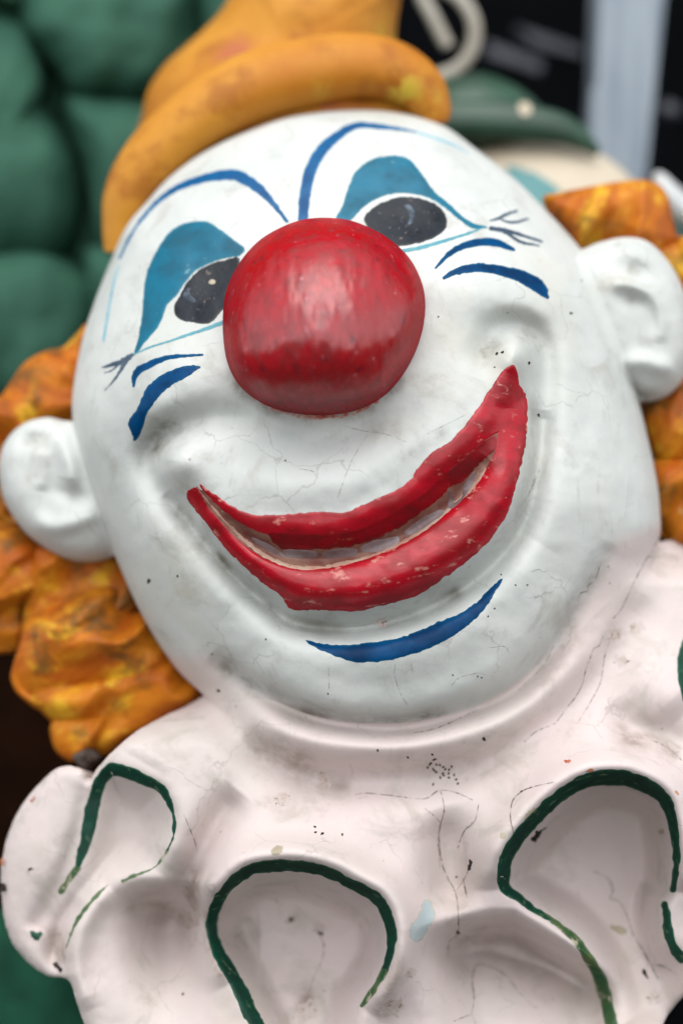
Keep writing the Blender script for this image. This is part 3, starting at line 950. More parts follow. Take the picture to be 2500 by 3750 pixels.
# nose
NOSE_OUT = [(1188, 797), (1100, 806), (1020, 837), (950, 880), (893, 940), (850, 1010), (825, 1080), (816, 1160), (818, 1240), (832, 1325), (868, 1400), (925, 1455),
            (1000, 1495), (1085, 1515), (1180, 1521), (1270, 1512), (1355, 1483), (1430, 1430), (1490, 1350), (1530, 1265), (1552, 1180), (1556, 1100),
            (1542, 1030), (1505, 955), (1450, 895), (1375, 845), (1285, 808)]
NOSE_C = (1188, 1150)
nose = dome('nose', NOSE_OUT, NOSE_C, 470, 420, 260, MAT['nose'], bust, tilt=lambda x, y: 0.20 * (y - 1150), p=2.15, q=2.0, nth=320, nr=120,
            relief=lambda x, y: 9 * fbm(x, y, 150, 1, 2) + 3 * fbm(x * 1.5, y * .5, 40, 2, 2) + blob(x, y, 1520, 1100, 60, 90, 14))


put_later = [([(930, 1462), (1010, 1502), (1090, 1520), (1180, 1527), (1270, 1518), (1350, 1490), (1420, 1445)], [2, 7, 12, 16, 12, 7, 2])]


# ears
def ear_l(x, y):
    r = blob(x, y, 150, 1745, 80, 150, -48, -6) + blob(x, y, 119, 1606, 50, 26, -26, -8) + blob(x, y, 262, 1812, 56, 32, -32, 20)
    r += ridge(x, y, [(150, 1640, .5), (160, 1720, 1), (150, 1800, .6)], 26, 26) + ridge(x, y, [(215, 1580, .6), (245, 1670, 1), (262, 1750, 1), (250, 1780, .5)], 34, 30)
    r += ridge(x, y, [(120, 1900, .5), (190, 1930, 1), (310, 1900, 1), (350, 1860, .5)], 30, 36)
    return r + 3 * fbm(x, y, 70, 2, 2)


def ear_r(x, y):
    r = blob(x, y, 2385, 1140, 75, 165, -46, -8) + blob(x, y, 2325, 985, 80, 38, -30, 15) + blob(x, y, 2305, 1098, 50, 30, -24, 25) + blob(x, y, 2325, 1445, 46, 30, -34, 40)
    r += ridge(x, y, [(2230, 1040, .6), (2310, 1045, 1), (2385, 1085, 1), (2420, 1170, .7), (2410, 1260, .4)], 30, 27)
    r += ridge(x, y, [(2270, 1345, .7), (2350, 1325, 1), (2430, 1345, 1), (2470, 1330, .5)], 32, 36)
    return r + 3 * fbm(x, y, 70, 3, 2)


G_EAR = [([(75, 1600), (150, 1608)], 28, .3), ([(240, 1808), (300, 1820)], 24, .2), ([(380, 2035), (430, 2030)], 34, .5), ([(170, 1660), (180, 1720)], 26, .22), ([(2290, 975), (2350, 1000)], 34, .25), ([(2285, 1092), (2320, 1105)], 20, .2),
         ([(2300, 1400), (2330, 1450), (2380, 1465)], 28, .45), ([(2370, 1230), (2360, 1280)], 34, .2)]  # shade painted into the ear hollows and where the ears join
nog = {'grime_shade': grime_shade(G_EAR), 'pink': lambda x, y: np.zeros(x.shape)}
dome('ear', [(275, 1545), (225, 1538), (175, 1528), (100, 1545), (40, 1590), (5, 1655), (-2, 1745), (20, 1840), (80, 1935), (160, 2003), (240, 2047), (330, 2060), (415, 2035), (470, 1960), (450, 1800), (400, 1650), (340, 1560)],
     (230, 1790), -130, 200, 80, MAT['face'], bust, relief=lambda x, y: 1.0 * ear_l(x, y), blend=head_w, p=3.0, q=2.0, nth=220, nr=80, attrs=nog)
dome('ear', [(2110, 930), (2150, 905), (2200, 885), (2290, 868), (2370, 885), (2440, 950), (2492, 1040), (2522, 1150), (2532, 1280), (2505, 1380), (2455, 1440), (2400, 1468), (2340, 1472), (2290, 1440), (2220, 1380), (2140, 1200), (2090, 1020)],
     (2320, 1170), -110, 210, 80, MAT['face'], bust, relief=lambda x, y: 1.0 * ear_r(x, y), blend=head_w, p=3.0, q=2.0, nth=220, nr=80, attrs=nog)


# hat
def sp(x, y, spots):
    g = np.zeros(x.shape)
    for cx, cy, sx, sy, a in spots: g = np.maximum(g, blob(x, y, cx, cy, sx, sy, a))
    return g


hat = dome('hat', [(510, 560), (522, 420), (545, 325), (600, 240), (670, 175), (745, 108), (815, 30), (880, -90), (960, -300), (1430, -300), (1478, -80), (1466, 0), (1452, 90), (1445, 190), (1440, 330), (1200, 520), (800, 620)],
           (1060, 180), -860, 400, 300, MAT['hat'], bust, p=2.4, nth=220, nr=60,
           relief=lambda x, y: 20 * fbm(x, y, 200, 5, 2) - 30 * np.exp(-((x - (900 + .3 * (200 - y))) / 60) ** 2) * smooth(400, 100, y) * 0.4,
           attrs={'chip': lambda x, y: sp(x, y, [(1400, 130, 60, 60, .8)]), 'rust': lambda x, y: sp(x, y, [(860, 190, 70, 50, 1.3)])})
brim_at = {'chip': lambda x, y: sp(x, y, [(1480, 330, 70, 60, 1.2), (1590, 410, 50, 60, 1.2), (1180, 320, 40, 40, .5)]),
           'rust': lambda x, y: sp(x, y, [(1600, 470, 60, 30, 1.2), (1190, 390, 90, 18, 1.0), (900, 480, 60, 25, .9)])}


def tube_dome(name, pts, rads, mat, parent, flat, attrs):
    o = tube(name, pts, rads, mat, parent, n=14, seg=44, flat=flat)
    co = np.empty(len(o.data.vertices) * 3, np.float32); o.data.vertices.foreach_get('co', co)
    co = co.reshape(-1, 3) + np.array(parent_org(parent))
    w = -co[:, 1] / S; k = (D - w) / D * S
    x = co[:, 0] / k + 1250; y = 1875 - co[:, 2] / k
    for n_, f in attrs.items():
        a = o.data.attributes.new(n_, 'FLOAT', 'POINT'); a.data.foreach_set('value', f(x, y).astype(np.float32))
    return o


def parent_org(p):
    while '_org' not in p.keys(): p = p.parent
    return list(p['_org'])


tube_dome('brim', [(448, 925, -330), (452, 830, -330), (478, 720, -330), (540, 610, -330), (640, 500, -330), (770, 400, -335), (930, 320, -340), (1110, 272, -345), (1290, 245, -350), (1430, 262, -350), (1530, 320, -345), (1580, 400, -335), (1592, 455, -330)],
          [66, 78, 100, 112, 118, 128, 134, 132, 126, 116, 98, 74, 50], MAT['hat'], hat, 1.25, brim_at)
tube_dome('hat_band', [(470, 960, -400), (500, 860, -400), (570, 740, -400), (680, 620, -395), (830, 520, -390), (1000, 440, -390), (1200, 400, -390), (1400, 400, -395), (1560, 440, -400), (1600, 470, -400)],
          [40, 52, 62, 72, 82, 88, 84, 70, 50, 30], MAT['hat'], hat, 1.1, brim_at)


# hair
def curl(outline, c, w0, H, ang, freq, seed, amp=34):
    ca, sa = math.cos(math.radians(ang)), math.sin(math.radians(ang))

    def uv(x, y):
        u = (x - c[0]) * ca + (y - c[1]) * sa; v = -(x - c[0]) * sa + (y - c[1]) * ca
        return u + 50 * fbm(u, v, 220, seed + 4, 2), v + 55 * fbm(u, v, 200, seed + 5, 2) + 0.0007 * u * u

    def rel(x, y):
        u, v = uv(x, y)
        n1 = vnoise(u * 0.34, v, freq * 1.2, seed)
        n3 = vnoise(u * 0.25, v, freq * 0.32, seed + 2)
        return amp * 2.5 * (0.6 - 1.5 * np.sqrt(n1 * n1 + 0.03)) + 0.26 * amp * n3 + 9 * fbm(x, y, 90, seed + 6, 2)
    return dome('hair_curl', outline, c, w0, H, 90, MAT['hair'], bust, relief=rel, p=2.6, nth=240, nr=80,
                attrs={'strand_u': lambda x, y: uv(x, y)[0] * S + seed, 'strand_v': lambda x, y: uv(x, y)[1] * S})


curl([(330, 1190), (285, 1218), (235, 1268), (160, 1288), (90, 1330), (40, 1400), (0, 1452), (-80, 1490), (-120, 1620), (60, 1680), (240, 1640), (380, 1520), (400, 1330)], (200, 1450), -330, 170, 30, 120, 1)
curl([(-140, 1640), (60, 1660), (200, 1800), (120, 1960), (-140, 1900)], (0, 1790), -380, 120, 20, 90, 2)
curl([(-140, 1850), (30, 1900), (160, 1990), (215, 2090), (190, 2190), (110, 2270), (82, 2372), (20, 2395), (-60, 2390), (-140, 2330)], (40, 2130), -330, 190, -18, 105, 3)
curl([(120, 2010), (250, 2000), (430, 1990), (520, 2150), (500, 2270), (330, 2310), (170, 2350), (85, 2350), (85, 2240)], (290, 2170), -250, 190, -38, 130, 4)
curl([(105, 2270), (200, 2200), (400, 2140), (540, 2230), (650, 2400), (600, 2500), (450, 2530), (330, 2560), (180, 2610), (75, 2550), (42, 2490), (48, 2440), (66, 2380)], (330, 2380), -190, 210, -24, 135, 5)
curl([(130, 2560), (240, 2500), (430, 2450), (620, 2390), (765, 2545), (640, 2640), (470, 2720), (360, 2770), (250, 2700), (185, 2640)], (430, 2580), -200, 190, -30, 120, 6)
curl([(195, 2640), (300, 2600), (430, 2620), (450, 2700), (370, 2750), (330, 2765), (280, 2790), (222, 2768), (190, 2712)], (300, 2695), -170, 110, -60, 100, 7, 22)
dome('broken_edge', [(262, 2765), (300, 2738), (345, 2745), (372, 2772), (340, 2800), (318, 2850), (296, 2870), (290, 2810)], (318, 2785), -90, 60, 60, MAT['broken'], bust, relief=lambda x, y: 22 * fbm(x, y, 26, 3, 3), nth=60, nr=20)
curl([(1985, 735), (2050, 705), (2120, 690), (2200, 675), (2270, 664), (2360, 658), (2415, 680), (2448, 730), (2462, 810), (2475, 890), (2400, 980), (2200, 980), (2080, 900)], (2240, 820), -360, 160, 100, 85, 4, 30)
curl([(2400, 900), (2470, 868), (2540, 872), (2640, 930), (2680, 1120), (2600, 1180), (2480, 1090)], (2540, 1010), -330, 150, 60, 100, 2)
curl([(2330, 1470), (2440, 1410), (2540, 1380), (2680, 1440), (2700, 1650), (2560, 1740), (2420, 1720), (2350, 1600)], (2510, 1560), -280, 170, -60, 110, 3)
curl([(2370, 1700), (2480, 1670), (2600, 1690), (2700, 1800), (2660, 1960), (2540, 2000), (2440, 1985), (2390, 1900)], (2520, 1830), -230, 190, -40, 105, 6)

# ------------------------------------------------------------------ paint on the face
def fs(x, y):
    return bust_w(x, y)


def put(name, sdbox, mat, parent=head, **k):
    sd, box = sdbox
    return patch(name, sd, box, k.pop('surf', fs), MAT[mat], parent, **k)


# eyebrows
bl = z1([(1268, 978), (1190, 880), (1140, 830), (1060, 780), (1000, 772), (900, 788), (800, 822), (720, 870), (640, 950), (575, 1045), (530, 1140)])
put('eyebrow', stroke_sd(bl, [10, 26, 36, 42, 40, 32, 25, 20, 13, 9, 7], 2.5, 1), 'bluebrow')
put('brow_tail', stroke_sd(z3([(215, 430), (190, 500), (165, 620), (148, 720), (125, 860)]), [5, 8, 9, 10, 9], 1.5, 2), 'paleblue')
br = z1([(1338, 968), (1340, 930), (1346, 870), (1365, 770), (1402, 690), (1465, 620), (1568, 556)]) + z2([(120, 606), (200, 615), (290, 632)])
put('eyebrow', stroke_sd(br, [36, 38, 40, 42, 42, 38, 26, 20, 12, 8], 2.5, 3), 'bluebrow')
put('brow_tail', stroke_sd(z2([(280, 630), (380, 660), (480, 700), (540, 735)]), [7, 9, 8, 5], 1.5, 2), 'paleblue')
# left eye
put('eyeshadow', poly_sdf(z3([(300, 925), (322, 850), (338, 760), (347, 680), (353, 600), (362, 510), (385, 430), (430, 340), (480, 260), (540, 207), (620, 176), (700, 172), (755, 192), (820, 240),
                              (880, 285), (935, 330), (905, 372), (850, 380), (780, 398), (700, 430), (640, 470), (590, 528), (545, 598), (492, 650), (470, 705), (450, 760), (400, 825), (350, 885), (318, 928)]), 2, 1, 3), 'teal', h=4)
eye_l = put('eye', poly_sdf(z3([(530, 690), (533, 655), (560, 600), (600, 532), (660, 464), (740, 416), (830, 394), (905, 390), (890, 600), (800, 690), (762, 738), (720, 762), (650, 757), (590, 745), (548, 722)]), 2.5, 2, 3), 'pupil')
put('glint', poly_sdf(z3([(572, 606), (592, 565), (618, 548), (628, 590), (662, 628), (640, 645), (602, 636)]), 1.5, 3, 3), 'glint', eye_l, off=3.5)
put('glint', poly_sdf(z3([(722, 520), (745, 500), (770, 512), (765, 535), (735, 540)]), 1.5, 3, 3), 'chipbeige', eye_l, off=3.5, h=3)
put('eyelid_line', stroke_sd(z3([(296, 938), (400, 893), (500, 862), (600, 828), (700, 795), (815, 752)]), [6, 7, 8, 10, 13, 16], 1.5, 4), 'tealline', h=3.5)
put('eyelash', stroke_sd(z3([(292, 938), (255, 965), (215, 985), (160, 1000), (115, 1012)]), [14, 22, 20, 14, 5], 3, 5, sc=9), 'lash', h=3)
put('eyelash', stroke_sd(z3([(240, 968), (205, 1000), (170, 1030), (130, 1045)]), [14, 9, 6, 3], 2, 3, sc=9), 'lash', h=3)
put('eyelash', stroke_sd(z3([(265, 955), (235, 1010), (190, 1080), (130, 1148)]), [18, 14, 9, 4], 2, 6, sc=9), 'lash', h=3)
put('cheek_stripe', stroke_sd(z3([(297, 1120), (302, 1070), (325, 1030), (370, 1005), (440, 972), (520, 950), (600, 945), (692, 940)]), [8, 22, 27, 26, 22, 16, 11, 7], 2, 1), 'blue', h=3.5)
put('cheek_stripe', poly_sdf(z3([(305, 1440), (285, 1390), (263, 1335), (290, 1290), (330, 1225), (370, 1130), (430, 1075), (500, 1035), (590, 1005), (640, 998), (685, 1008), (650, 1035), (600, 1070), (540, 1100), (460, 1160), (400, 1240), (365, 1300), (345, 1370)]), 3, 2, 3), 'blue')
# right eye
put('eyeshadow', poly_sdf([(1229, 806), (1245, 770), (1258, 741), (1270, 700), (1283, 666), (1300, 630), (1346, 590), (1399, 573), (1468, 571), (1514, 597), (1553, 650), (1591, 702), (1644, 746), (1690, 790), (1729, 815), (1776, 828), (1776, 836),
                           (1729, 836), (1680, 806), (1629, 762), (1568, 724), (1491, 708), (1415, 714), (1361, 737), (1323, 767), (1285, 806), (1252, 830)], 2, 4, 3), 'teal')
eye_r = put('eye', poly_sdf(z4([(160, 250), (180, 210), (240, 170), (330, 146), (420, 155), (490, 188), (526, 240), (516, 290), (472, 325), (400, 350), (320, 363), (258, 358), (200, 312)]), 2.5, 5, 3), 'pupil')
put('glint', poly_sdf(z4([(328, 180), (365, 178), (390, 215), (375, 262), (345, 276), (356, 238), (345, 202)]), 2, 3, 3), 'glint', eye_r, off=3.5)
put('eyelid_line', stroke_sd(z4([(690, 276), (640, 300), (560, 326), (480, 350), (400, 372), (300, 390)]), [7, 10, 11, 13, 14, 12], 1.5, 5), 'tealline', h=3.5)
for P, wd in (([(720, 250), (755, 240), (790, 222), (832, 208)], [8, 13, 12, 9]), ([(758, 243), (800, 258), (840, 256), (882, 243)], [7, 11, 11, 8]),
              ([(720, 286), (790, 296), (870, 320), (945, 344)], [17, 17, 12, 9]), ([(750, 292), (800, 312), (850, 345), (932, 362)], [9, 12, 12, 8])):
    put('eyelash', stroke_sd(z4(P), wd, 2, 7, sc=9), 'lash', h=3)
put('cheek_stripe', stroke_sd(z4([(475, 460), (530, 402), (600, 362), (680, 345), (750, 351), (820, 378)]), [7, 18, 27, 30, 28, 14], 2, 3), 'blue', h=3.5)
put('cheek_stripe', stroke_sd(z4([(510, 504), (560, 478), (640, 459), (720, 464), (800, 480), (870, 505), (930, 542), (968, 588)]), [10, 24, 32, 34, 40, 48, 50, 16], 2.5, 4), 'blue', h=3.5)
# chin
put('chin_stripe', poly_sdf(z6([(540, 1194), (600, 1208), (700, 1216), (780, 1206), (870, 1195), (960, 1166), (1050, 1126), (1130, 1095), (1195, 1052), (1240, 1002), (1292, 961), (1282, 988), (1225, 1078), (1150, 1150), (1050, 1210), (950, 1250), (850, 1275), (730, 1281), (640, 1250), (580, 1226)]), 3.5, 2, 3), 'blue')

for P, wd in put_later:
    put('paint_smear', stroke_sd(P, wd, 9, 4, 6, 16), 'smear', h=2.8, off=0.6)
# mouth
mouth = put('mouth', poly_sdf(z6([(110, 620), (150, 625), (215, 680), (290, 730), (380, 770), (480, 800), (600, 810), (720, 800), (850, 750), (960, 680), (1060, 600), (1150, 500), (1230, 420), (1300, 400), (1320, 470), (1290, 580), (1220, 680),
                                   (1120, 760), (1000, 830), (880, 890), (760, 930), (640, 950), (520, 950), (420, 920), (320, 860), (230, 770), (150, 680)]), 2, 2, 3), 'gum', h=4.5, off=2)
put('lip_edge', stroke_sd(z6([(128, 612), (180, 680), (240, 748), (330, 832), (420, 890), (520, 920), (620, 915), (720, 895), (820, 864), (900, 828), (1000, 770), (1088, 696), (1182, 612), (1232, 540)]), [8, 12, 16, 20, 20, 20, 18, 18, 16, 16, 18, 20, 22, 14], 4, 3), 'lipedge', mouth, h=3.5, off=3.5)
put('inner_lip', poly_sdf(z6([(390, 775), (480, 782), (600, 785), (720, 770), (840, 720), (960, 650), (1060, 570), (1140, 500), (1230, 422), (1275, 420), (1270, 470), (1210, 520), (1160, 580), (1090, 620), (1050, 665), (980, 715), (900, 768), (800, 815), (720, 840), (600, 852), (500, 856), (440, 845)]), 5, 4, 3), 'lipdark', mouth, h=3.5, off=3)
put('upper_lip', poly_sdf(z6([(138, 600), (170, 620), (215, 652), (290, 698), (350, 716), (430, 718), (500, 711), (600, 705), (690, 708), (780, 670), (870, 630), (940, 586), (965, 545), (1030, 475), (1100, 430), (1170, 350), (1220, 280), (1260, 215), (1300, 160), (1338, 142),
                              (1352, 175), (1358, 215), (1375, 240), (1362, 300), (1330, 370), (1290, 400), (1230, 430), (1150, 500), (1080, 560), (1000, 640), (920, 690), (830, 745), (730, 785), (640, 800), (540, 795), (440, 792), (380, 790), (330, 772), (270, 735), (205, 685), (155, 628)]), 4, 3, 3, 20), 'lip', mouth, h=3.5, off=3.5)
put('lower_lip', poly_sdf(z6([(125, 610), (150, 650), (190, 705), (250, 775), (330, 845), (420, 896), (520, 922), (620, 918), (720, 897), (820, 866), (900, 830), (1000, 772), (1088, 698), (1182, 610), (1232, 535), (1262, 470), (1275, 400), (1330, 330), (1375, 245), (1390, 300), (1387, 380), (1378, 470), (1358, 560), (1333, 650), (1298, 740),
                              (1240, 822), (1150, 902), (1050, 972), (980, 1022), (880, 1052), (780, 1077), (680, 1087), (560, 1081), (492, 1082), (465, 1055), (440, 1020), (360, 962), (280, 892), (210, 812), (150, 732), (108, 682), (84, 645), (95, 622)]), 4.5, 1, 3, 20), 'lip', mouth, h=3.5, off=3.5)
for T in ([(335, 800), (400, 825), (450, 858), (468, 882), (420, 868), (355, 830)], [(455, 850), (490, 845), (560, 850), (592, 862), (585, 882), (520, 884), (470, 880)], [(605, 862), (640, 848), (720, 842), (744, 852), (732, 874), (660, 884), (610, 882)],
          [(752, 838), (800, 815), (870, 800), (900, 799), (897, 826), (850, 850), (800, 862), (760, 860)], [(918, 780), (960, 745), (1030, 705), (1070, 693), (1074, 716), (1030, 748), (970, 787), (928, 795)],
          [(1085, 620), (1103, 625), (1110, 665), (1138, 640), (1145, 600), (1188, 545), (1192, 580), (1162, 640), (1112, 692), (1082, 692), (1088, 655)]):
    put('tooth', poly_sdf(z6(T), 1.5, 2, 3), 'tooth', mouth, h=3.5, off=2.6, bulge=lambda x, y, d: 2.5 * np.clip(d / 14, 0, 1) ** .5)

# ------------------------------------------------------------------ green painted rims of the ruffles
def rim(pts, wd, mat, seed, rag=5.0):
    put('green_rim', stroke_sd(pts, wd, rag, seed, 6, 30), mat, collar, h=4)


rim(O1[1:5], [22, 48, 50, 46], 'green', 1, 4)
rim(O1[4:10], [44, 50, 48, 42, 34, 22], 'green', 2, 4)
rim(O1[9:13], [20, 13, 12, 10], 'green', 3)
rim(O1[12:], [9, 10, 13, 12], 'olivegreen', 4)
rim(O1[:2], [22, 26], 'olivegreen', 5, 6)
rim(O1B, [7, 14, 11, 5], 'olivegreen', 6)
rim(O2[:13], [56, 56, 54, 46, 44, 42, 40, 42, 44, 42, 40, 38, 40], 'green', 7)
rim(O2[11:17], [38, 40, 42, 38, 30, 26], 'green', 8)
rim(O2[16:], [24, 22, 20, 18], 'olivegreen', 9)
rim(O3L[:7], [40, 48, 50, 44, 30, 20, 14], 'olivegreen', 10, 5)
rim(O3L[5:], [10, 24, 30, 42, 46, 50, 50, 48, 48, 50, 56, 58, 54, 46, 34, 26, 20], 'green', 11)
rim(O3R, [22, 32, 34, 40], 'green', 12, 6)
rim([(2520, 2330), (2496, 2400), (2494, 2470), (2510, 2560)], [30, 30, 30, 30], 'green', 13)
put('green_rim', stroke_sd(z7([(145, 985), (165, 1000), (180, 990)]), [20, 26, 16], 6, 3, 6, 10), 'green', collar, h=4)

# ------------------------------------------------------------------ chips, cracks and specks
chips = [('chipblue', z8([(340, 900), (372, 930), (380, 985), (350, 1050), (300, 1110), (265, 1095), (258, 1045), (300, 990), (320, 930)])),
         ('dark', z8([(915, 562), (880, 605), (850, 640), (822, 636), (850, 600), (880, 572)])), ('chipbeige', z8([(815, 500), (870, 455), (880, 475), (840, 520), (815, 540)])),
         ('chipbeige', z8([(700, 590), (720, 588), (712, 615), (695, 612)])), ('chipbeige', z7([(1200, 610), (1255, 598), (1240, 640), (1205, 645)])),
         ('chiporange', z8([(1095, 290), (1135, 280), (1140, 296), (1105, 300)])), ('chiporange', z8([(1535, 385), (1552, 400), (1540, 412)])),
         ('chiporange', z8([(1003, 240), (1035, 236), (1030, 256), (1008, 256)])), ('dark', z7([(120, 700), (145, 690), (148, 712), (126, 718)])),
         ('dark', z7([(232, 1125), (262, 1120), (282, 1155), (268, 1160)])), ('dark', z7([(0, 770), (25, 775), (30, 800), (0, 805)])),
         ('chiporange', z7([(130, 400), (155, 380), (158, 395), (138, 412)])), ('chiporange', z7([(5, 660), (18, 650), (20, 690), (8, 695)])),
         ('dark', z8([(545, 722), (562, 725), (555, 760), (540, 775)])), ('chipbeige', z8([(1448, 575), (1475, 570), (1478, 592), (1450, 595)])),
         ('dark', z8([(1380, 1240), (1398, 1270), (1410, 1302), (1392, 1290), (1372, 1255)])), ('chipbeige', z8([(1215, 1035), (1260, 1030), (1310, 1060), (1280, 1080), (1230, 1062)])),
         ('dark', z7([(1410, 975), (1428, 990), (1415, 1000), (1400, 990)])), ('dark', z7([(1268, 920), (1295, 910), (1300, 930), (1278, 940)]))]
for m, P in chips:
    f = 1.0 if m == 'chipblue' else 0.85
    put('paint_chip', poly_sdf([(P[0][0] + (x - P[0][0]) * f, P[0][1] + (y - P[0][1]) * f) for x, y in P], 7, 3, 3, 13), m, collar, h=2.4, off=0.3)

for x, y, r, m in ((1072, 3366, 26, 'stain'), (1074, 3366, 11, 'dark'), (1165, 3400, 24, 'stain'), (1398, 2282, 22, 'stain'), (1402, 2280, 9, 'chiporange'), (1180, 2868, 40, 'stain'), (1030, 2930, 30, 'stain'), (2240, 2330, 34, 'stain'),
                   (2270, 2420, 26, 'stain'), (2330, 2300, 30, 'stain'), (690, 3372, 46, 'stain'), (1430, 3690, 40, 'stain'), (1500, 3560, 26, 'stain'), (1120, 3700, 44, 'stain'), (800, 3280, 22, 'stain'), (2400, 3650, 30, 'stain')):
    a = np.linspace(0, 2 * np.pi, 12, endpoint=False)
    put('stain', poly_sdf(np.c_[x + r * np.cos(a), y + r * 0.8 * np.sin(a)], r * 0.55, int(r) % 7, 2, r * 0.5), m, collar if y > 2700 or x > 2100 else head, h=2.6, off=0.2)
cracks_c = [z8([(440, 1190), (450, 1110), (490, 1068), (492, 960), (478, 870), (440, 800), (412, 720), (400, 600), (405, 560), (425, 470), (408, 385)]),
            z8([(490, 1068), (540, 1090), (575, 1120), (582, 1180)]), z8([(480, 870), (525, 800), (552, 735)]), z8([(515, 805), (528, 870), (536, 900)]),
            z8([(495, 635), (525, 575), (570, 535), (590, 450)]), z8([(765, 640), (755, 580), (742, 520), (750, 440), (795, 390), (860, 365), (950, 345)]),
            z8([(555, 1460), (568, 1380), (560, 1300), (580, 1220), (650, 1230), (720, 1270), (780, 1345), (862, 1425)]), z8([(470, 1490), (520, 1470), (555, 1460), (575, 1500)]),
            z8([(1130, 770), (1200, 800), (1232, 860), (1218, 905), (1260, 915), (1305, 1000), (1330, 1080), (1375, 1150), (1412, 1220), (1450, 1290)]),
            z8([(1410, 1220), (1470, 1225), (1530, 1260)]), z8([(0, 405), (60, 398), (180, 410), (330, 425), (400, 385), (480, 395), (560, 430)]),
            z8([(280, 108), (350, 98), (420, 75), (500, 40), (580, 2)]), zr([(0, 1470), (80, 1390), (160, 1320), (250, 1190), (300, 1090)]),
            zr([(500, 690), (530, 640), (590, 620), (590, 575), (650, 530), (690, 420), (710, 390)]), zr([(40, 1920), (150, 1830), (270, 1780), (320, 1750), (400, 1640), (480, 1540), (540, 1430), (570, 1310), (610, 1200), (640, 1120), (690, 1090), (720, 1010)]),
            zr([(500, 1760), (600, 1600), (690, 1430), (715, 1320), (735, 1180), (780, 1040)]), zr([(810, 855), (870, 790), (940, 650), (1000, 520), (1110, 320), (1210, 150)]),
            zr([(1110, 325), (1180, 330), (1260, 312), (1330, 320), (1375, 370)]), zr([(1100, 1900), (1200, 1930), (1300, 1990), (1400, 2080)]),
            zc([(1255, 1020), (1245, 880), (1255, 800), (1180, 730)]), zc([(1340, 920), (1370, 840), (1420, 790)]), zc([(30, 760), (80, 880), (95, 940)]),
            z7([(1385, 1180), (1420, 1110), (1430, 1040), (1405, 980), (1380, 930)]), z7([(1360, 1260), (1385, 1180)]), z7([(1210, 830), (1240, 860), (1260, 850)])]
for i, P in enumerate(cracks_c):
    n = len(P)
    wd = [1.2] + [3.4 if i in (0, 2, 3, 5, 6, 8) else 2.2] * (n - 2) + [1.0]
    put('crack', stroke_sd(P, wd, 2.2, i, 5, 11), 'crack', collar, h=2.2, off=0.2)
cracks_f = [z6([(885, 1290), (882, 1330), (905, 1400), (935, 1450)]), z6([(1100, 1370), (1130, 1340), (1200, 1320)]), z6([(690, 375), (760, 395), (840, 405), (930, 438)]), z6([(780, 410), (740, 470), (705, 540), (665, 650)]),
            z6([(1420, 565), (1400, 630), (1370, 680)]), z6([(1000, 410), (1080, 370), (1160, 330)]), z6([(700, 1145), (760, 1140), (820, 1128)]), z6([(515, 540), (570, 550), (585, 575)]), z6([(945, 1280), (950, 1320)]),
            z6([(1245, 1225), (1300, 1220), (1320, 1240)]), zr([(105, 455), (170, 435), (200, 455), (235, 455)]), zr([(115, 700), (170, 660), (210, 685)]), z6([(420, 1145), (440, 1140), (445, 1160)]),
            z4([(1090, 1060), (1105, 1030), (1145, 1018)]), z4([(880, 1470), (905, 1420), (935, 1350)]), z6([(630, 1300), (632, 1380)])]
for i, P in enumerate(cracks_f):
    put('crack', stroke_sd(P, [1.0] + [2.0] * (len(P) - 2) + [0.8], 1.6, i, 5, 11), 'facecrack', head, h=2.2, off=0.2)


def specks(name, lst, parent, mat, lift=0.9):
    """tiny fly-spots of dark paint, too small to pick apart"""
    Vs, Ts = [], []
    for i, (x, y, r) in enumerate(lst):
        a = np.linspace(0, 2 * np.pi, 9, endpoint=False); rr = r * (1 + .25 * np.sin(a * 2 + i) + .15 * np.sin(3 * a + 2 * i))
        px = np.r_[x, x + rr * np.cos(a)]; py = np.r_[y, y + rr * np.sin(a)]
        w = bust_w(px, py) + np.r_[lift + 1.3, np.full(9, lift)]
        b = len(Vs) * 10
        Vs.append(loc(px, py, w)); Ts += [[b, b + 1 + (k + 1) % 9, b + 1 + k] for k in range(9)]
    o = mesh_obj(name, np.concatenate(Vs), None, MAT[mat], parent, tris=np.array(Ts))
    o['kind'] = 'stuff'
    return o


sl = zc([(1218, 475), (1232, 497), (1224, 501), (1211, 517), (1206, 522), (1196, 537), (1238, 523), (1254, 525), (1270, 535), (1280, 545), (1298, 547), (1310, 532), (1222, 545), (1228, 551), (1237, 559), (1268, 565), (1296, 565), (1322, 572),
         (1256, 585), (1297, 585), (1272, 575), (1332, 594), (1340, 613), (1222, 617), (957, 455), (1101, 489), (657, 820), (660, 846), (695, 852), (690, 853), (788, 857)])
lst = [(x, y, 4.5) for x, y in sl] + [(x, y, 7) for x, y in zc([(1465, 401)])] + [(1676, 3416, 7), (1670, 3212, 4), (1908, 2898, 4), (x0 := 670, 3640, 5)]
specks('fly_specks', lst, collar, 'dark')
fl = [(x, y, 3.2) for x, y in z6([(465, 508), (838, 1130), (848, 1126), (185, 1250), (390, 1193), (628, 1402), (1290, 945), (1345, 985), (1390, 985), (1265, 1075), (1240, 1105), (1200, 1335), (1105, 1330), (1215, 1340)])]
fl += [(x, y, 5.5) for x, y in z4([(1073, 660), (770, 832), (745, 838), (888, 880), (1365, 498), (930, 1110)])] + [(x, y, 3.2) for x, y in z4([(1120, 515), (735, 898), (1180, 590), (488, 675), (1338, 1270), (1335, 1225), (1340, 1280)])]
fl += [(545, 2128, 8), (650, 2110, 4), (560, 2470, 5), (800, 2530, 6), (1130, 690, 4)]
fl = [f for f in fl if f[0] < 2250]
specks('fly_specks', fl, head, 'dark')

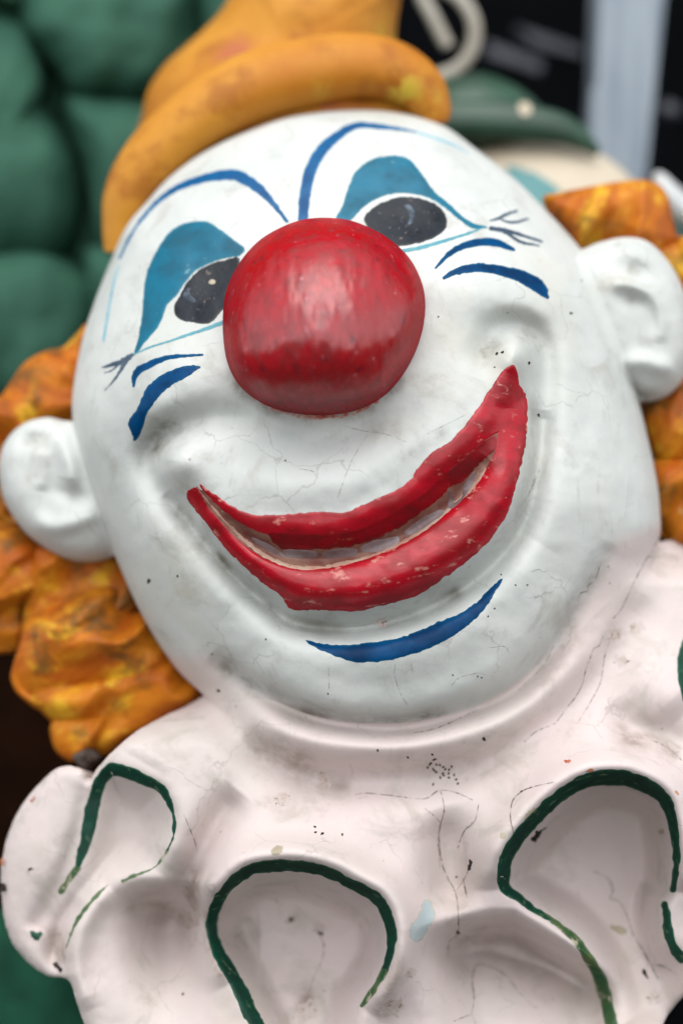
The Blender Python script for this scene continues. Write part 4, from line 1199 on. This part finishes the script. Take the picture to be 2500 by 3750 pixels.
er = np.random.default_rng(5)
specks('paint_flecks', [(1200 + .8291 * (345 + 165 * u), 600 + .8291 * (255 + 85 * v), r) for u, v, r in zip(er.uniform(-.8, .8, 34), er.uniform(-.85, .85, 34), er.uniform(1.6, 4.2, 34)) if u * u + v * v < .8],
       eye_r, 'fleck', 3.0)
specks('paint_flecks', [(300 + .6378 * (690 + 110 * u), 700 + .6378 * (590 + 130 * v - 60 * u), r) for u, v, r in zip(er.uniform(-.8, .8, 26), er.uniform(-.85, .85, 26), er.uniform(1.6, 4.0, 26)) if u * u + v * v < .7],
       eye_l, 'fleck', 3.0)

# ------------------------------------------------------------------ things behind
second = thing('clown_bust', 'blurred second clown bust with green hat and cream face behind the first', 'clown bust', (2000, 2200, -1500))
h2 = dome('head', [(1600, 700), (1680, 560), (1800, 505), (1950, 490), (2100, 515), (2230, 585), (2320, 665), (2420, 800), (2480, 1100), (2400, 1600), (2100, 1900), (1700, 1700), (1560, 1100)], (2000, 1100), -1500, 420, 300, MAT['skin2'], second, nth=120, nr=40)


def h2w(x, y):
    T, R = polar_R([(1600, 700), (1680, 560), (1800, 505), (1950, 490), (2100, 515), (2230, 585), (2320, 665), (2420, 800), (2480, 1100), (2400, 1600), (2100, 1900), (1700, 1700), (1560, 1100)], (2000, 1100))
    rho = np.hypot(x - 2000, y - 1100) / np.interp(np.arctan2(y - 1100, x - 2000), T, R)
    return -1500 + 420 * np.sqrt(np.maximum(1 - rho ** 2, 0))


patch('eyeshadow', *poly_sdf([(1850, 610), (1910, 618), (1970, 640), (2030, 680), (2075, 735), (2020, 760), (1950, 745), (1890, 690)], 4, 2), h2w, MAT['teal2'], h2, h=8, off=3)
ht2 = dome('hat', [(1500, 420), (1560, 335), (1640, 287), (1760, 268), (1850, 295), (1930, 345), (1980, 420), (1900, 560), (1700, 600), (1540, 560)], (1740, 430), -1560, 260, 200, MAT['hat2'], second, nth=100, nr=30)
tube('brim', [(1500, 470, -1330), (1620, 445, -1310), (1780, 440, -1290), (1920, 450, -1280), (2050, 472, -1285), (2130, 512, -1300), (2185, 560, -1330)], [60, 72, 74, 70, 58, 40, 16], MAT['hat2'], ht2, seg=30)
patch('paint_chip', *poly_sdf([(1900, 380), (1935, 378), (1945, 410), (1920, 425), (1902, 410)], 3, 2), lambda x, y: -1280 + np.sqrt(np.maximum(74.0 ** 2 - (y - 450) ** 2, 0)), MAT['skin2'], ht2, h=6)

post = thing('post', 'weathered pale blue wooden post in the dark behind', 'post', (2300, 1400, -2300))
slab('post_shaft', [(2212, -600), (2494, -600), (2284, 1400), (2146, 1400)], -2700, -2400, MAT['post'], post)
slab('edge_strip', [(2165, 330), (2200, 300), (2170, 1400), (2110, 1400)], -2560, -2380, MAT['post'], post)

hook = tube('curled_rod', [(1640, 172, -1850), (1612, 120, -1850), (1575, 45, -1850), (1545, -20, -1850), (1590, -48, -1850), (1670, -18, -1850), (1722, 50, -1850), (1738, 120, -1850), (1722, 190, -1850), (1680, 245, -1850), (1620, 275, -1850), (1540, 285, -1850), (1460, 280, -1850)],
            [24, 25, 25, 25, 25, 25, 25, 25, 25, 25, 25, 25, 25], MAT['hook'], None, n=8, seg=16)
hook['label'] = 'cream painted metal rod curled into a loop beside the orange hat'; hook['category'] = 'metal rod'
for P, lab in (([(1880, 90), (2140, 178), (2130, 208), (1950, 165)], 'upper thin grey bar slanting in the dark background'), ([(1770, 145), (1990, 225), (1980, 270), (1790, 205)], 'lower thick grey bar slanting in the dark background')):
    o = slab('slanted_bar', P, -3800, -3600, MAT['bar'], None, 0.003)
    o['label'] = lab; o['category'] = 'bar'; o['group'] = 'slanted bars in the dark'
o = dome('knob', [(2405, 400), (2430, 370), (2465, 372), (2490, 405), (2470, 435), (2430, 438)], (2448, 404), -2800, 90, 60, MAT['bar'], None, nth=40, nr=14)
o['label'] = 'small pale round knob right of the blue post'; o['category'] = 'knob'
fig = thing('painted_figure', 'blurred white and teal painted figure at the right edge behind the orange hair', 'figure', (2600, 1300, -1300))
dome('white_band', [(2390, 640), (2425, 632), (2480, 680), (2560, 740), (2700, 820), (2700, 960), (2560, 880), (2450, 790), (2400, 710)], (2520, 780), -1300, 130, 80, MAT['white2'], fig, nth=90, nr=24)
dome('teal_body', [(2420, 760), (2480, 740), (2600, 800), (2750, 900), (2750, 1200), (2500, 1200), (2430, 980)], (2570, 980), -1420, 150, 100, MAT['teal2'], fig, nth=90, nr=24)
